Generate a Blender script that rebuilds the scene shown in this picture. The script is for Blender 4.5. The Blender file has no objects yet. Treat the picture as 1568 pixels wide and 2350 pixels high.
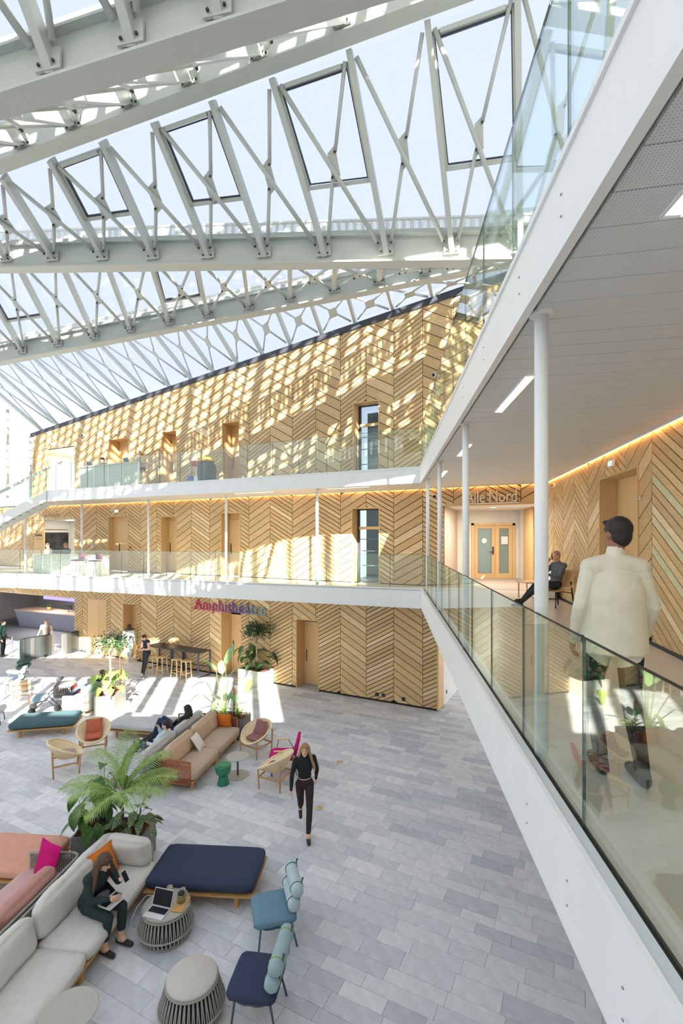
import bpy, bmesh, math, random
from math import sin, cos, pi, radians, atan2, sqrt, hypot
from mathutils import Vector, Matrix

scene = bpy.context.scene
COL = scene.collection
rnd = random.Random(7)

# ------------------------------------------------------------------ camera, sky, sun, exposure
FPX, CX, HY, HC = 1111.0, 784.0, 1231.0, 5.75      # focal length in pixels, centre column, horizon row, eye height
cam_d = bpy.data.cameras.new('camera')
cam = bpy.data.objects.new('camera', cam_d)
COL.objects.link(cam)
cam.location = (0, 0, HC)
cam.rotation_euler = (pi / 2, 0, 0)
cam_d.sensor_fit = 'HORIZONTAL'
cam_d.sensor_width = 24.0
cam_d.lens = 24.0 * FPX / 1568.0
cam_d.shift_y = (HY - 1175.0) / 1568.0
cam_d.clip_start = 0.05
cam_d.clip_end = 500
scene.camera = cam

SKY_STRENGTH = 0.92
SUN_STRENGTH = 15.0
SUN_TRAVEL = Vector((-0.19, 0.96, -0.62))
EXPOSURE = 0.88

w = bpy.data.worlds.new('sky')
scene.world = w
w.use_nodes = True
nt = w.node_tree
nt.nodes.clear()
wo = nt.nodes.new('ShaderNodeOutputWorld')
bg = nt.nodes.new('ShaderNodeBackground')
tc = nt.nodes.new('ShaderNodeTexCoord')
sx = nt.nodes.new('ShaderNodeSeparateXYZ')
cr = nt.nodes.new('ShaderNodeValToRGB')
cr.color_ramp.elements[0].position = 0.0
cr.color_ramp.elements[0].color = (0.95, 0.97, 1.0, 1)
cr.color_ramp.elements[1].position = 0.30
cr.color_ramp.elements[1].color = (0.485, 0.54, 0.68, 1)
nt.links.new(tc.outputs['Generated'], sx.inputs[0])
nt.links.new(sx.outputs['Z'], cr.inputs[0])
nt.links.new(cr.outputs[0], bg.inputs['Color'])
nt.links.new(bg.outputs[0], wo.inputs['Surface'])
bg.inputs['Strength'].default_value = SKY_STRENGTH

sun_d = bpy.data.lights.new('sun', 'SUN')
sun_d.energy = SUN_STRENGTH
sun_d.angle = radians(0.42)
sun_d.color = (1.0, 0.93, 0.82)
sun = bpy.data.objects.new('sun', sun_d)
COL.objects.link(sun)
sun.rotation_euler = SUN_TRAVEL.to_track_quat('-Z', 'Y').to_euler()
sun.location = (5, -20, 30)

vs = scene.view_settings
scene.display_settings.display_device = 'sRGB'
vs.view_transform = 'Standard'
vs.look = 'None'
vs.gamma = 1.0
vs.use_curve_mapping = False
vs.exposure = EXPOSURE
scene.cycles.transparent_max_bounces = 32
scene.cycles.max_bounces = 10

# ------------------------------------------------------------------ pixel helpers (photo frame 1568 x 2350)
def gp(px, py, z=0.0):
    """point of the horizontal plane at height z seen at a pixel of the photograph"""
    Y = FPX * (HC - z) / (py - HY)
    return Vector(((px - CX) / FPX * Y, Y, z))
def at(px, py, Y):
    return Vector(((px - CX) / FPX * Y, Y, HC - (py - HY) / FPX * Y))

# ------------------------------------------------------------------ materials
MATS = {}
def _new(name):
    m = bpy.data.materials.new(name)
    m.use_nodes = True
    MATS[name] = m
    return m, m.node_tree, m.node_tree.nodes['Principled BSDF']
def srgb(r, g, b):
    f = lambda c: (c / 255 / 12.92) if c / 255 <= 0.04045 else ((c / 255 + 0.055) / 1.055) ** 2.4
    return (f(r), f(g), f(b))
def mat(name, rgb, rough=0.5, metal=0.0, var=0.0, scale=20.0, bump=0.0, bscale=None, spec=0.5, stretch=(1, 1, 1), emit=0.0):
    """procedural material: base colour with noise variation and fine bump"""
    m, t, b = _new(name)
    c = srgb(*rgb)
    b.inputs['Roughness'].default_value = rough
    b.inputs['Metallic'].default_value = metal
    b.inputs['Specular IOR Level'].default_value = spec
    b.inputs['Base Color'].default_value = (*c, 1)
    if emit:
        b.inputs['Emission Color'].default_value = (*c, 1)
        b.inputs['Emission Strength'].default_value = emit
    if var or bump:
        co = t.nodes.new('ShaderNodeTexCoord')
        mp = t.nodes.new('ShaderNodeMapping')
        mp.inputs['Scale'].default_value = stretch
        nz = t.nodes.new('ShaderNodeTexNoise')
        nz.inputs['Scale'].default_value = scale
        nz.inputs['Detail'].default_value = 4
        t.links.new(co.outputs['Object'], mp.inputs[0])
        t.links.new(mp.outputs[0], nz.inputs['Vector'])
        if var:
            rp = t.nodes.new('ShaderNodeValToRGB')
            rp.color_ramp.elements[0].position = 0.3
            rp.color_ramp.elements[1].position = 0.7
            rp.color_ramp.elements[0].color = (*[max(0, x * (1 - var)) for x in c], 1)
            rp.color_ramp.elements[1].color = (*[min(1, x * (1 + var)) for x in c], 1)
            t.links.new(nz.outputs[0], rp.inputs[0])
            t.links.new(rp.outputs[0], b.inputs['Base Color'])
        if bump:
            n2 = t.nodes.new('ShaderNodeTexNoise')
            n2.inputs['Scale'].default_value = bscale or scale * 4
            t.links.new(mp.outputs[0], n2.inputs['Vector'])
            bp = t.nodes.new('ShaderNodeBump')
            bp.inputs['Strength'].default_value = bump
            bp.inputs['Distance'].default_value = 0.01
            t.links.new(n2.outputs[0], bp.inputs['Height'])
            t.links.new(bp.outputs[0], b.inputs['Normal'])
    return m
def glass(name, tint=(0.93, 0.97, 0.95), ior=1.5, rough=0.0):
    m, t, b = _new(name)
    t.nodes.remove(b)
    o = t.nodes['Material Output']
    tr = t.nodes.new('ShaderNodeBsdfTransparent'); tr.inputs[0].default_value = (*tint, 1)
    gl = t.nodes.new('ShaderNodeBsdfGlossy'); gl.inputs['Roughness'].default_value = rough
    gl.inputs[0].default_value = (0.95, 1.0, 0.97, 1)
    fr = t.nodes.new('ShaderNodeFresnel'); fr.inputs['IOR'].default_value = ior
    ge_ = t.nodes.new('ShaderNodeNewGeometry')          # both faces of a pane reflect alike
    mr = t.nodes.new('ShaderNodeMapRange'); mr.inputs['To Min'].default_value = ior; mr.inputs['To Max'].default_value = 1.0 / ior
    t.links.new(ge_.outputs['Backfacing'], mr.inputs['Value']); t.links.new(mr.outputs[0], fr.inputs['IOR'])
    mx = t.nodes.new('ShaderNodeMixShader')
    t.links.new(fr.outputs[0], mx.inputs[0]); t.links.new(tr.outputs[0], mx.inputs[1]); t.links.new(gl.outputs[0], mx.inputs[2])
    t.links.new(mx.outputs[0], o.inputs['Surface'])
    return m
def emis(name, rgb, strength):
    m, t, b = _new(name)
    b.inputs['Base Color'].default_value = (*srgb(*rgb), 1)
    b.inputs['Emission Color'].default_value = (*srgb(*rgb), 1)
    b.inputs['Emission Strength'].default_value = strength
    return m
def wood(name, rgb, var=0.12, scale=3.0, stretch=(1, 1, 12), rough=0.55):
    """wood: grain lines stretched along one axis plus slow tone changes per object"""
    m, t, b = _new(name)
    c = srgb(*rgb)
    b.inputs['Roughness'].default_value = rough
    b.inputs['Specular IOR Level'].default_value = 0.3
    co = t.nodes.new('ShaderNodeTexCoord')
    mp = t.nodes.new('ShaderNodeMapping'); mp.inputs['Scale'].default_value = stretch
    nz = t.nodes.new('ShaderNodeTexNoise'); nz.inputs['Scale'].default_value = scale; nz.inputs['Detail'].default_value = 5
    oi = t.nodes.new('ShaderNodeObjectInfo')
    rp = t.nodes.new('ShaderNodeValToRGB')
    rp.color_ramp.elements[0].position = 0.3; rp.color_ramp.elements[1].position = 0.7
    rp.color_ramp.elements[0].color = (c[0] * (1 - var), c[1] * (1 - var * 1.15), c[2] * (1 - var * 1.3), 1)
    rp.color_ramp.elements[1].color = (min(1, c[0] * (1 + var * .6)), min(1, c[1] * (1 + var * .6)), min(1, c[2] * (1 + var * .6)), 1)
    hs = t.nodes.new('ShaderNodeHueSaturation')
    mr = t.nodes.new('ShaderNodeMapRange'); mr.inputs['To Min'].default_value = 0.9; mr.inputs['To Max'].default_value = 1.1
    t.links.new(co.outputs['Object'], mp.inputs[0]); t.links.new(mp.outputs[0], nz.inputs['Vector'])
    t.links.new(nz.outputs[0], rp.inputs[0]); t.links.new(rp.outputs[0], hs.inputs['Color'])
    t.links.new(oi.outputs['Random'], mr.inputs['Value']); t.links.new(mr.outputs[0], hs.inputs['Value'])
    t.links.new(hs.outputs[0], b.inputs['Base Color'])
    return m
def perforated(name, rgb, pitch=0.02, hole=0.28):
    """painted sheet with a grid of small dark holes (object space)"""
    m, t, b = _new(name)
    c = srgb(*rgb)
    b.inputs['Roughness'].default_value = 0.5
    co = t.nodes.new('ShaderNodeTexCoord')
    vo = t.nodes.new('ShaderNodeTexVoronoi'); vo.inputs['Scale'].default_value = 1.0 / pitch; vo.inputs['Randomness'].default_value = 0.0
    vo.voronoi_dimensions = '2D'
    lt = t.nodes.new('ShaderNodeMath'); lt.operation = 'LESS_THAN'; lt.inputs[1].default_value = hole
    mx = t.nodes.new('ShaderNodeMixRGB'); mx.inputs[1].default_value = (*c, 1); mx.inputs[2].default_value = (c[0] * .55, c[1] * .55, c[2] * .55, 1)
    t.links.new(co.outputs['Object'], vo.inputs['Vector']); t.links.new(vo.outputs['Distance'], lt.inputs[0])
    t.links.new(lt.outputs[0], mx.inputs[0]); t.links.new(mx.outputs[0], b.inputs['Base Color'])
    return m
def grating(name, rgb, pitch=0.035, hole=0.33):
    """sheet with see-through holes"""
    m = perforated(name, rgb, pitch, hole); t = m.node_tree
    b = t.nodes['Principled BSDF']; b.inputs['Base Color'].default_value = (*srgb(*rgb), 1)
    for l in list(b.inputs['Base Color'].links): t.links.remove(l)
    lt = [n for n in t.nodes if n.type == 'MATH'][0]; co = [n for n in t.nodes if n.type == 'TEX_COORD'][0]; vo = [n for n in t.nodes if n.type == 'TEX_VORONOI'][0]
    vo.voronoi_dimensions = '3D'
    tr = t.nodes.new('ShaderNodeBsdfTransparent'); mx = t.nodes.new('ShaderNodeMixShader')
    t.links.new(lt.outputs[0], mx.inputs[0]); t.links.new(b.outputs[0], mx.inputs[1]); t.links.new(tr.outputs[0], mx.inputs[2])
    t.links.new(mx.outputs[0], t.nodes['Material Output'].inputs['Surface'])
    return m
def weave(name, c0, c1, scale=60.0, rough=0.7):
    """woven rope / cane: crossing bands in object space"""
    m, t, b = _new(name)
    b.inputs['Roughness'].default_value = rough
    co = t.nodes.new('ShaderNodeTexCoord')
    ck = t.nodes.new('ShaderNodeTexChecker'); ck.inputs['Scale'].default_value = scale
    ck.inputs['Color1'].default_value = (*srgb(*c0), 1); ck.inputs['Color2'].default_value = (*srgb(*c1), 1)
    t.links.new(co.outputs['Object'], ck.inputs['Vector']); t.links.new(ck.outputs['Color'], b.inputs['Base Color'])
    bp = t.nodes.new('ShaderNodeBump'); bp.inputs['Strength'].default_value = 0.5; bp.inputs['Distance'].default_value = 0.01
    t.links.new(ck.outputs['Fac'], bp.inputs['Height']); t.links.new(bp.outputs[0], b.inputs['Normal'])
    return m

mat('white_paint', (236, 238, 236), 0.45, var=0.02, scale=3)
mat('steel_white', (194, 198, 191), 0.4, var=0.02, scale=4)
mat('soffit_white', (224, 225, 223), 0.5)
perforated('soffit_perf', (220, 226, 230), 0.016, 0.2)
grating('grating', (232, 236, 232), 0.035, 0.5)
mat('dark_joint', (40, 34, 28), 0.9)
mat('anthracite', (62, 66, 74), 0.6)
mat('black_rubber', (24, 28, 28), 0.6)
mat('bolt_dark', (70, 66, 62), 0.5, metal=0.4)
mat('plaster', (226, 224, 218), 0.8, var=0.03, scale=2)
mat('beige_wall', (196, 178, 160), 0.8, var=0.03, scale=2)
mat('resin_floor', (206, 200, 190), 0.3, var=0.04, scale=1.5)
mat('carpet', (176, 160, 148), 0.95, var=0.1, scale=80, bump=0.3)
mat('joint_grey', (176, 180, 184), 0.9)
glass('rail_glass', (0.92, 0.97, 0.94), 1.65)
glass('roof_glass', (0.97, 0.985, 0.99), 1.25)
glass('window_glass', (0.75, 0.82, 0.84), 1.6)
mat('glass_edge', (60, 84, 80), 0.2)
emis('led_warm', (255, 186, 110), 9.0)
emis('lamp_white', (255, 250, 240), 9.0)
emis('lamp_soft', (255, 246, 232), 4.0)
OAK = [wood('oak_%s' % n, c, 0.1, 2.2, (2, 2, 10)) for n, c in
       (('honey', (214, 182, 134)), ('light', (220, 190, 143)), ('tan', (207, 173, 124)), ('pale', (232, 208, 164)), ('mid', (211, 178, 129)))]
OAKW = [0, 0, 1, 1, 2, 4, 4, 2, 0, 1, 4, 0, 0, 1, 4, 1, 0, 3]
wood('oak_flat', (218, 182, 130), 0.08, 2.0, (14, 14, 1))
wood('oak_door', (224, 190, 140), 0.06, 2.0, (14, 14, 1))
wood('teak', (198, 152, 98), 0.12, 4.0, (8, 8, 8))
wood('ash_stool', (222, 186, 132), 0.1, 5.0, (3, 3, 1))
mat('pale_green_plank', (212, 206, 164), 0.6, var=0.06, scale=6)
TILE = [mat('stone_%d' % i, c, 0.55, var=0.10, scale=6, bump=0.15, bscale=60) for i, c in
        enumerate(((212, 214, 217), (205, 208, 212), (218, 220, 222), (197, 201, 207), (224, 225, 226), (189, 193, 200)))]
TILEW = [0, 0, 1, 1, 2, 2, 3, 4, 5]

# ------------------------------------------------------------------ mesh helpers
class MB:
    """collects shapes, then builds ONE mesh object"""
    def __init__(s):
        s.v = []; s.f = []; s.mi = []
    def add(s, vs, fs, mi=0, M=None):
        o = len(s.v)
        s.v += [(M @ Vector(p)) if M is not None else Vector(p) for p in vs]
        for f in fs:
            s.f.append([i + o for i in f]); s.mi.append(mi)
        return s
    def box(s, x0, x1, y0, y1, z0, z1, mi=0, M=None):
        vs = [(x0, y0, z0), (x1, y0, z0), (x1, y1, z0), (x0, y1, z0), (x0, y0, z1), (x1, y0, z1), (x1, y1, z1), (x0, y1, z1)]
        return s.add(vs, [(3, 2, 1, 0), (4, 5, 6, 7), (0, 1, 5, 4), (1, 2, 6, 5), (2, 3, 7, 6), (3, 0, 4, 7)], mi, M)
    def prism(s, poly, z0, z1, mi=0, M=None):
        n = len(poly)
        vs = [(p[0], p[1], z0) for p in poly] + [(p[0], p[1], z1) for p in poly]
        fs = [tuple(range(n - 1, -1, -1)), tuple(range(n, 2 * n))] + [(i, (i + 1) % n, n + (i + 1) % n, n + i) for i in range(n)]
        return s.add(vs, fs, mi, M)
    def slab_xz(s, poly, y0, y1, mi=0):
        """polygon in the xz plane given thickness along y"""
        n = len(poly)
        vs = [(p[0], y0, p[1]) for p in poly] + [(p[0], y1, p[1]) for p in poly]
        fs = [tuple(range(n)), tuple(range(2 * n - 1, n - 1, -1))] + [((i + 1) % n, i, n + i, n + (i + 1) % n) for i in range(n)]
        return s.add(vs, fs, mi)
    def bar(s, p0, p1, wx, wy, up=(0, 0, 1), mi=0):
        """rectangular bar from p0 to p1, wx across, wy along up"""
        p0, p1 = Vector(p0), Vector(p1)
        d = (p1 - p0).normalized()
        u = Vector(up); u = (u - d * u.dot(d))
        if u.length < 1e-5: u = Vector((1, 0, 0)) - d * d.x
        u.normalize(); r = d.cross(u)
        vs = []
        for p in (p0, p1):
            for a, b in ((-1, -1), (1, -1), (1, 1), (-1, 1)):
                vs.append(p + r * a * wx / 2 + u * b * wy / 2)
        return s.add(vs, [(3, 2, 1, 0), (4, 5, 6, 7), (0, 1, 5, 4), (1, 2, 6, 5), (2, 3, 7, 6), (3, 0, 4, 7)], mi)
    def tube(s, pts, r, n=8, mi=0, closed=False, caps=True):
        pts = [Vector(p) for p in pts]
        m = len(pts)
        rs = r if isinstance(r, (list, tuple)) else [r] * m
        rings = []; prev = None
        for i, p in enumerate(pts):
            if closed: d = pts[(i + 1) % m] - pts[i - 1]
            else: d = pts[min(i + 1, m - 1)] - pts[max(i - 1, 0)]
            if d.length < 1e-9: d = Vector((0, 0, 1))
            d.normalize()
            if prev is None:
                u = Vector((0, 0, 1)) if abs(d.z) < 0.9 else Vector((1, 0, 0))
            else: u = prev
            u = u - d * u.dot(d)
            if u.length < 1e-6: u = Vector((1, 0, 0)) - d * d.x
            u.normalize(); prev = u; b = d.cross(u)
            rings.append([p + (u * cos(2 * pi * k / n) + b * sin(2 * pi * k / n)) * rs[i] for k in range(n)])
        vs = [q for R in rings for q in R]; fs = []
        for i in range(m if closed else m - 1):
            j = (i + 1) % m
            for k in range(n):
                fs.append((i * n + k, i * n + (k + 1) % n, j * n + (k + 1) % n, j * n + k))
        if caps and not closed:
            fs.append(tuple(range(n - 1, -1, -1))); fs.append(tuple((m - 1) * n + k for k in range(n)))
        return s.add(vs, fs, mi)
    def lathe(s, prof, n=24, c=(0, 0), mi=0, sx=1.0, sy=1.0, M=None):
        vs = []; fs = []
        m = len(prof)
        for r, z in prof:
            for k in range(n):
                a = 2 * pi * k / n
                vs.append((c[0] + r * cos(a) * sx, c[1] + r * sin(a) * sy, z))
        for i in range(m - 1):
            for k in range(n):
                fs.append((i * n + k, i * n + (k + 1) % n, (i + 1) * n + (k + 1) % n, (i + 1) * n + k))
        if prof[0][0] > 1e-4: fs.append(tuple(range(n - 1, -1, -1)))
        if prof[-1][0] > 1e-4: fs.append(tuple((m - 1) * n + k for k in range(n)))
        return s.add(vs, fs, mi, M)
    def ball(s, c, rx, ry, rz, nu=14, nv=9, mi=0, M=None):
        vs = []; fs = []
        for j in range(nv + 1):
            th = pi * j / nv
            for i in range(nu):
                a = 2 * pi * i / nu
                vs.append((c[0] + rx * sin(th) * cos(a), c[1] + ry * sin(th) * sin(a), c[2] - rz * cos(th)))
        for j in range(nv):
            for i in range(nu):
                fs.append((j * nu + i, j * nu + (i + 1) % nu, (j + 1) * nu + (i + 1) % nu, (j + 1) * nu + i))
        return s.add(vs, fs, mi, M)
    def rbox(s, sx, sy, sz, r=0.05, n=5, puff=0.0, mi=0, M=None, bumps=0.0, seed=0):
        """rounded box centred at the origin; puff swells the faces like upholstery"""
        R = random.Random(seed); ph = [R.uniform(0, 6.3) for _ in range(6)]
        idx = {}; vs = []; fs = []
        def vert(p):
            key = tuple(round(c, 5) for c in p)
            if key in idx: return idx[key]
            h = Vector((sx / 2, sy / 2, sz / 2)); rr = min(r, h.x * .98, h.y * .98, h.z * .98)
            q = Vector([p[i] * h[i] for i in range(3)])
            inner = Vector([max(-(h[i] - rr), min(h[i] - rr, q[i])) for i in range(3)])
            d = q - inner
            if d.length > 1e-9: q = inner + d.normalized() * rr
            if puff:
                e = (1 - abs(p[0]) ** 2.5) * (1 - abs(p[1]) ** 2.5) * (1 - abs(p[2]) ** 2.5)
                big = max(range(3), key=lambda i: abs(p[i]))
                o = [i for i in range(3) if i != big]
                e = (1 - p[o[0]] ** 4) * (1 - p[o[1]] ** 4)
                q[big] += math.copysign(puff * e, p[big])
            if bumps:
                q += Vector((0, 0, 1)) * bumps * (sin(q.x * 9 + ph[0]) * sin(q.y * 7 + ph[1])) + Vector((1, 0, 0)) * bumps * .6 * sin(q.z * 14 + q.y * 6 + ph[2]) + Vector((0, 1, 0)) * bumps * .6 * sin(q.z * 13 + q.x * 8 + ph[3])
            vs.append(q); idx[key] = len(vs) - 1
            return idx[key]
        g = []
        k = n
        for i in range(k + 1):
            a = -1 + 2 * i / k
            g.append(math.copysign(abs(a) ** 0.6, a) if a else 0.0)
        for ax in range(3):
            for sg in (-1, 1):
                for i in range(k):
                    for j in range(k):
                        quad = []
                        for (a, b) in ((i, j), (i + 1, j), (i + 1, j + 1), (i, j + 1)):
                            p = [0, 0, 0]; p[ax] = sg; p[(ax + 1) % 3] = g[a]; p[(ax + 2) % 3] = g[b]
                            quad.append(vert(p))
                        fs.append(tuple(quad if sg > 0 else quad[::-1]))
        return s.add(vs, fs, mi, M)
    def mesh(s, name, smooth=False):
        me = bpy.data.meshes.new(name)
        me.from_pydata([tuple(p) for p in s.v], [], s.f)
        me.update()
        if any(s.mi): me.polygons.foreach_set('material_index', s.mi)
        if smooth: me.polygons.foreach_set('use_smooth', [True] * len(me.polygons))
        return me
    def build(s, name, m, parent=None, smooth=False):
        me = s.mesh(name, smooth)
        for x in (m if isinstance(m, (list, tuple)) else [m]):
            me.materials.append(MATS[x] if isinstance(x, str) else x)
        o = bpy.data.objects.new(name, me)
        COL.objects.link(o)
        if parent is not None: o.parent = parent
        return o

def T(x=0, y=0, z=0, rz=0, rx=0, ry=0):
    return Matrix.Translation((x, y, z)) @ Matrix.Rotation(rz, 4, 'Z') @ Matrix.Rotation(ry, 4, 'Y') @ Matrix.Rotation(rx, 4, 'X')
def link(name, me, parent=None, M=None):
    o = bpy.data.objects.new(name, me); COL.objects.link(o)
    if parent is not None: o.parent = parent
    if M is not None: o.matrix_local = M
    return o
def tag(o, label=None, cat=None, group=None, kind=None):
    if label: o['label'] = label
    if cat: o['category'] = cat
    if group: o['group'] = group
    if kind: o['kind'] = kind
    return o
def empty(name, loc=(0, 0, 0), rz=0.0):
    o = bpy.data.objects.new(name, None); COL.objects.link(o)
    o.empty_display_size = 0.1
    o.location = loc; o.rotation_euler = (0, 0, rz)
    return o
def thing(name, label, cat, loc=(0, 0, 0), rz=0.0, group=None):
    return tag(empty(name, loc, rz), label, cat, group)
def struct(name, loc=(0, 0, 0), rz=0.0, label=None):
    return tag(empty(name, loc, rz), label, None, None, 'structure')
def copy_tree(o, parent=None):
    c = o.copy(); COL.objects.link(c); c.parent = parent
    if parent is not None: c.matrix_parent_inverse = o.matrix_parent_inverse
    for ch in [x for x in COL.objects if x.parent == o]: copy_tree(ch, c)
    return c
def clip(poly, a, b, c):
    """keep the part of a convex polygon where a*x + b*y <= c"""
    out = []
    n = len(poly)
    for i in range(n):
        p, q = poly[i], poly[(i + 1) % n]
        dp, dq = a * p[0] + b * p[1] - c, a * q[0] + b * q[1] - c
        if dp <= 0: out.append(p)
        if (dp < 0 < dq) or (dq < 0 < dp):
            k = dp / (dp - dq); out.append((p[0] + (q[0] - p[0]) * k, p[1] + (q[1] - p[1]) * k))
    return out
def clip_convex(poly, reg):
    """poly clipped to the convex counter-clockwise region"""
    n = len(reg)
    for i in range(n):
        (x0, y0), (x1, y1) = reg[i], reg[(i + 1) % n]
        poly = clip(poly, (y1 - y0), -(x1 - x0), (y1 - y0) * x0 - (x1 - x0) * y0)
        if len(poly) < 3: return []
    return poly
def area(p):
    return abs(sum(p[i][0] * p[(i + 1) % len(p)][1] - p[(i + 1) % len(p)][0] * p[i][1] for i in range(len(p)))) / 2
def text(name, s, size, m, parent=None, M=None, depth=0.02, align='CENTER', sx=1.0):
    """raised lettering turned into a mesh"""
    cu = bpy.data.curves.new(name, 'FONT'); cu.body = s; cu.size = size; cu.extrude = depth / 2; cu.align_x = align; cu.resolution_u = 2
    o = bpy.data.objects.new(name, cu); COL.objects.link(o)
    dg = bpy.context.evaluated_depsgraph_get()
    me = bpy.data.meshes.new_from_object(o.evaluated_get(dg)); me.name = name
    bpy.data.objects.remove(o)
    me.materials.clear(); me.materials.append(MATS[m] if isinstance(m, str) else m)
    if sx != 1.0:
        for v in me.vertices: v.co.x *= sx
    return link(name, me, parent, M)
# ------------------------------------------------------------------ levels and plan lines
Z1, Z2 = 4.10, 7.75                    # first and second floor levels
S1B, S2B = 3.60, 7.33                  # undersides of the two gallery slabs
DG = Vector((0.0950, 0.9955))          # direction of the right gallery edge
PG = Vector((0.9955, -0.0950))         # across it, to the right
def ge(p, t):                          # plan point at offset p from the edge line through the eye, t along it
    v = PG * p + DG * t
    return (v.x, v.y)
TH = radians(27.0)
P0 = Vector((3.18, 15.93)); WU = Vector((-cos(TH), sin(TH))); WN = Vector((-sin(TH), -cos(TH)))
RZ_W = pi - TH
def wp(x, y=0.0):                      # far wall local (x left, y towards the eye) to plan
    v = P0 + WU * x + WN * y
    return (v.x, v.y)
def wx(px):
    k = (px - CX) / FPX
    return (P0.x - P0.y * k) / (-WU.x + WU.y * k)
def wxo(px, y):
    """local x seen at a column, for points standing y in front of the far wall"""
    k = (px - CX) / FPX
    return (P0.x + WN.x * y - k * (P0.y + WN.y * y)) / (-WU.x + WU.y * k)
def wz(px, py):
    x = wx(px); Y = P0.y + WU.y * x
    return HC - (py - HY) / FPX * Y
Q0 = Vector((4.59, 6.5)); VA = radians(79.0); QV = Vector((cos(VA), sin(VA))); QN = Vector((-sin(VA), cos(VA)))
def qp(x, y=0.0):
    v = Q0 + QV * x + QN * y
    return (v.x, v.y)
WALLX = 30.0
C1 = (2.37, 14.40); L1 = (-13.5, 20.2); L1b = (-20.0, 21.2)
C2 = (2.33, 14.30); L2 = (-13.4, 21.9)
EDGE_P = 0.945

# ------------------------------------------------------------------ ground floor: slabs of stone laid in rows along the far wall
fl = tag(empty('floor', (P0.x, P0.y, 0), RZ_W), 'grey natural stone slab floor of the atrium laid in staggered rows', None, None, 'structure')
MB().box(-16, 30, -6, 24, -0.30, -0.012).build('joint_bed', 'joint_grey', fl)
tiles = []
Rf = random.Random(3)
y = -3.2
while y < 16.5:
    d = Rf.choice((0.19, 0.22, 0.25, 0.25, 0.31))
    x = -7 + Rf.uniform(-1, 0)
    while x < 27:
        l = Rf.choice((0.5, 0.6, 0.7, 0.8, 0.95))
        c = P0 + WU * (x + l / 2) + WN * (y + d / 2)
        if c.y > 4.2:
            px, py = CX + FPX * c.x / c.y, HY + FPX * HC / c.y
            if -80 < px < 1480 and py < 2450 and not (y < -0.3 and 0.2 < x < 17.5):
                tiles.append((l * d / (c.y ** 2) * (1 if 420 < px < 1330 else 0.5), x, y, l, d))
        x += l
    y += d
tiles.sort(reverse=True)
proto_tile = {}
for i, (a, x, y, l, d) in enumerate(tiles[:300]):
    mi = TILEW[Rf.randrange(len(TILEW))]
    key = (l, d, mi)
    if key not in proto_tile:
        me = MB().box(0.002, l - 0.002, 0.002, d - 0.002, -0.02, 0).mesh('stone_slab'); me.materials.append(TILE[mi]); proto_tile[key] = me
    link('stone_slab', proto_tile[key], fl, Matrix.Translation((x, y, Rf.uniform(-0.0015, 0.0005))))
mb = MB()
for (a, x, y, l, d) in tiles[300:]:
    mb.box(x + 0.002, x + l - 0.002, y + 0.002, y + d - 0.002, -0.02, Rf.uniform(-0.0015, 0.0005), TILEW[Rf.randrange(len(TILEW))])
tag(mb.build('stone_slabs_beyond', TILE, fl), kind='stuff')
for px, py in ((780, 1748), (733, 1854)):      # brass floor sockets
    g = gp(px, py); o = MB().lathe([(0.09, 0.0), (0.09, 0.006), (0.075, 0.008), (0.0, 0.008)], 20).build('floor_socket', mat('brass_%d' % px, (206, 186, 150), 0.4, metal=0.3))
    o.location = g; tag(o, 'round brass floor socket set in the stone %s' % ('right of the walking woman' if px > 760 else "by the walking woman's hip"), 'floor socket', 'brass floor sockets')

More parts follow.
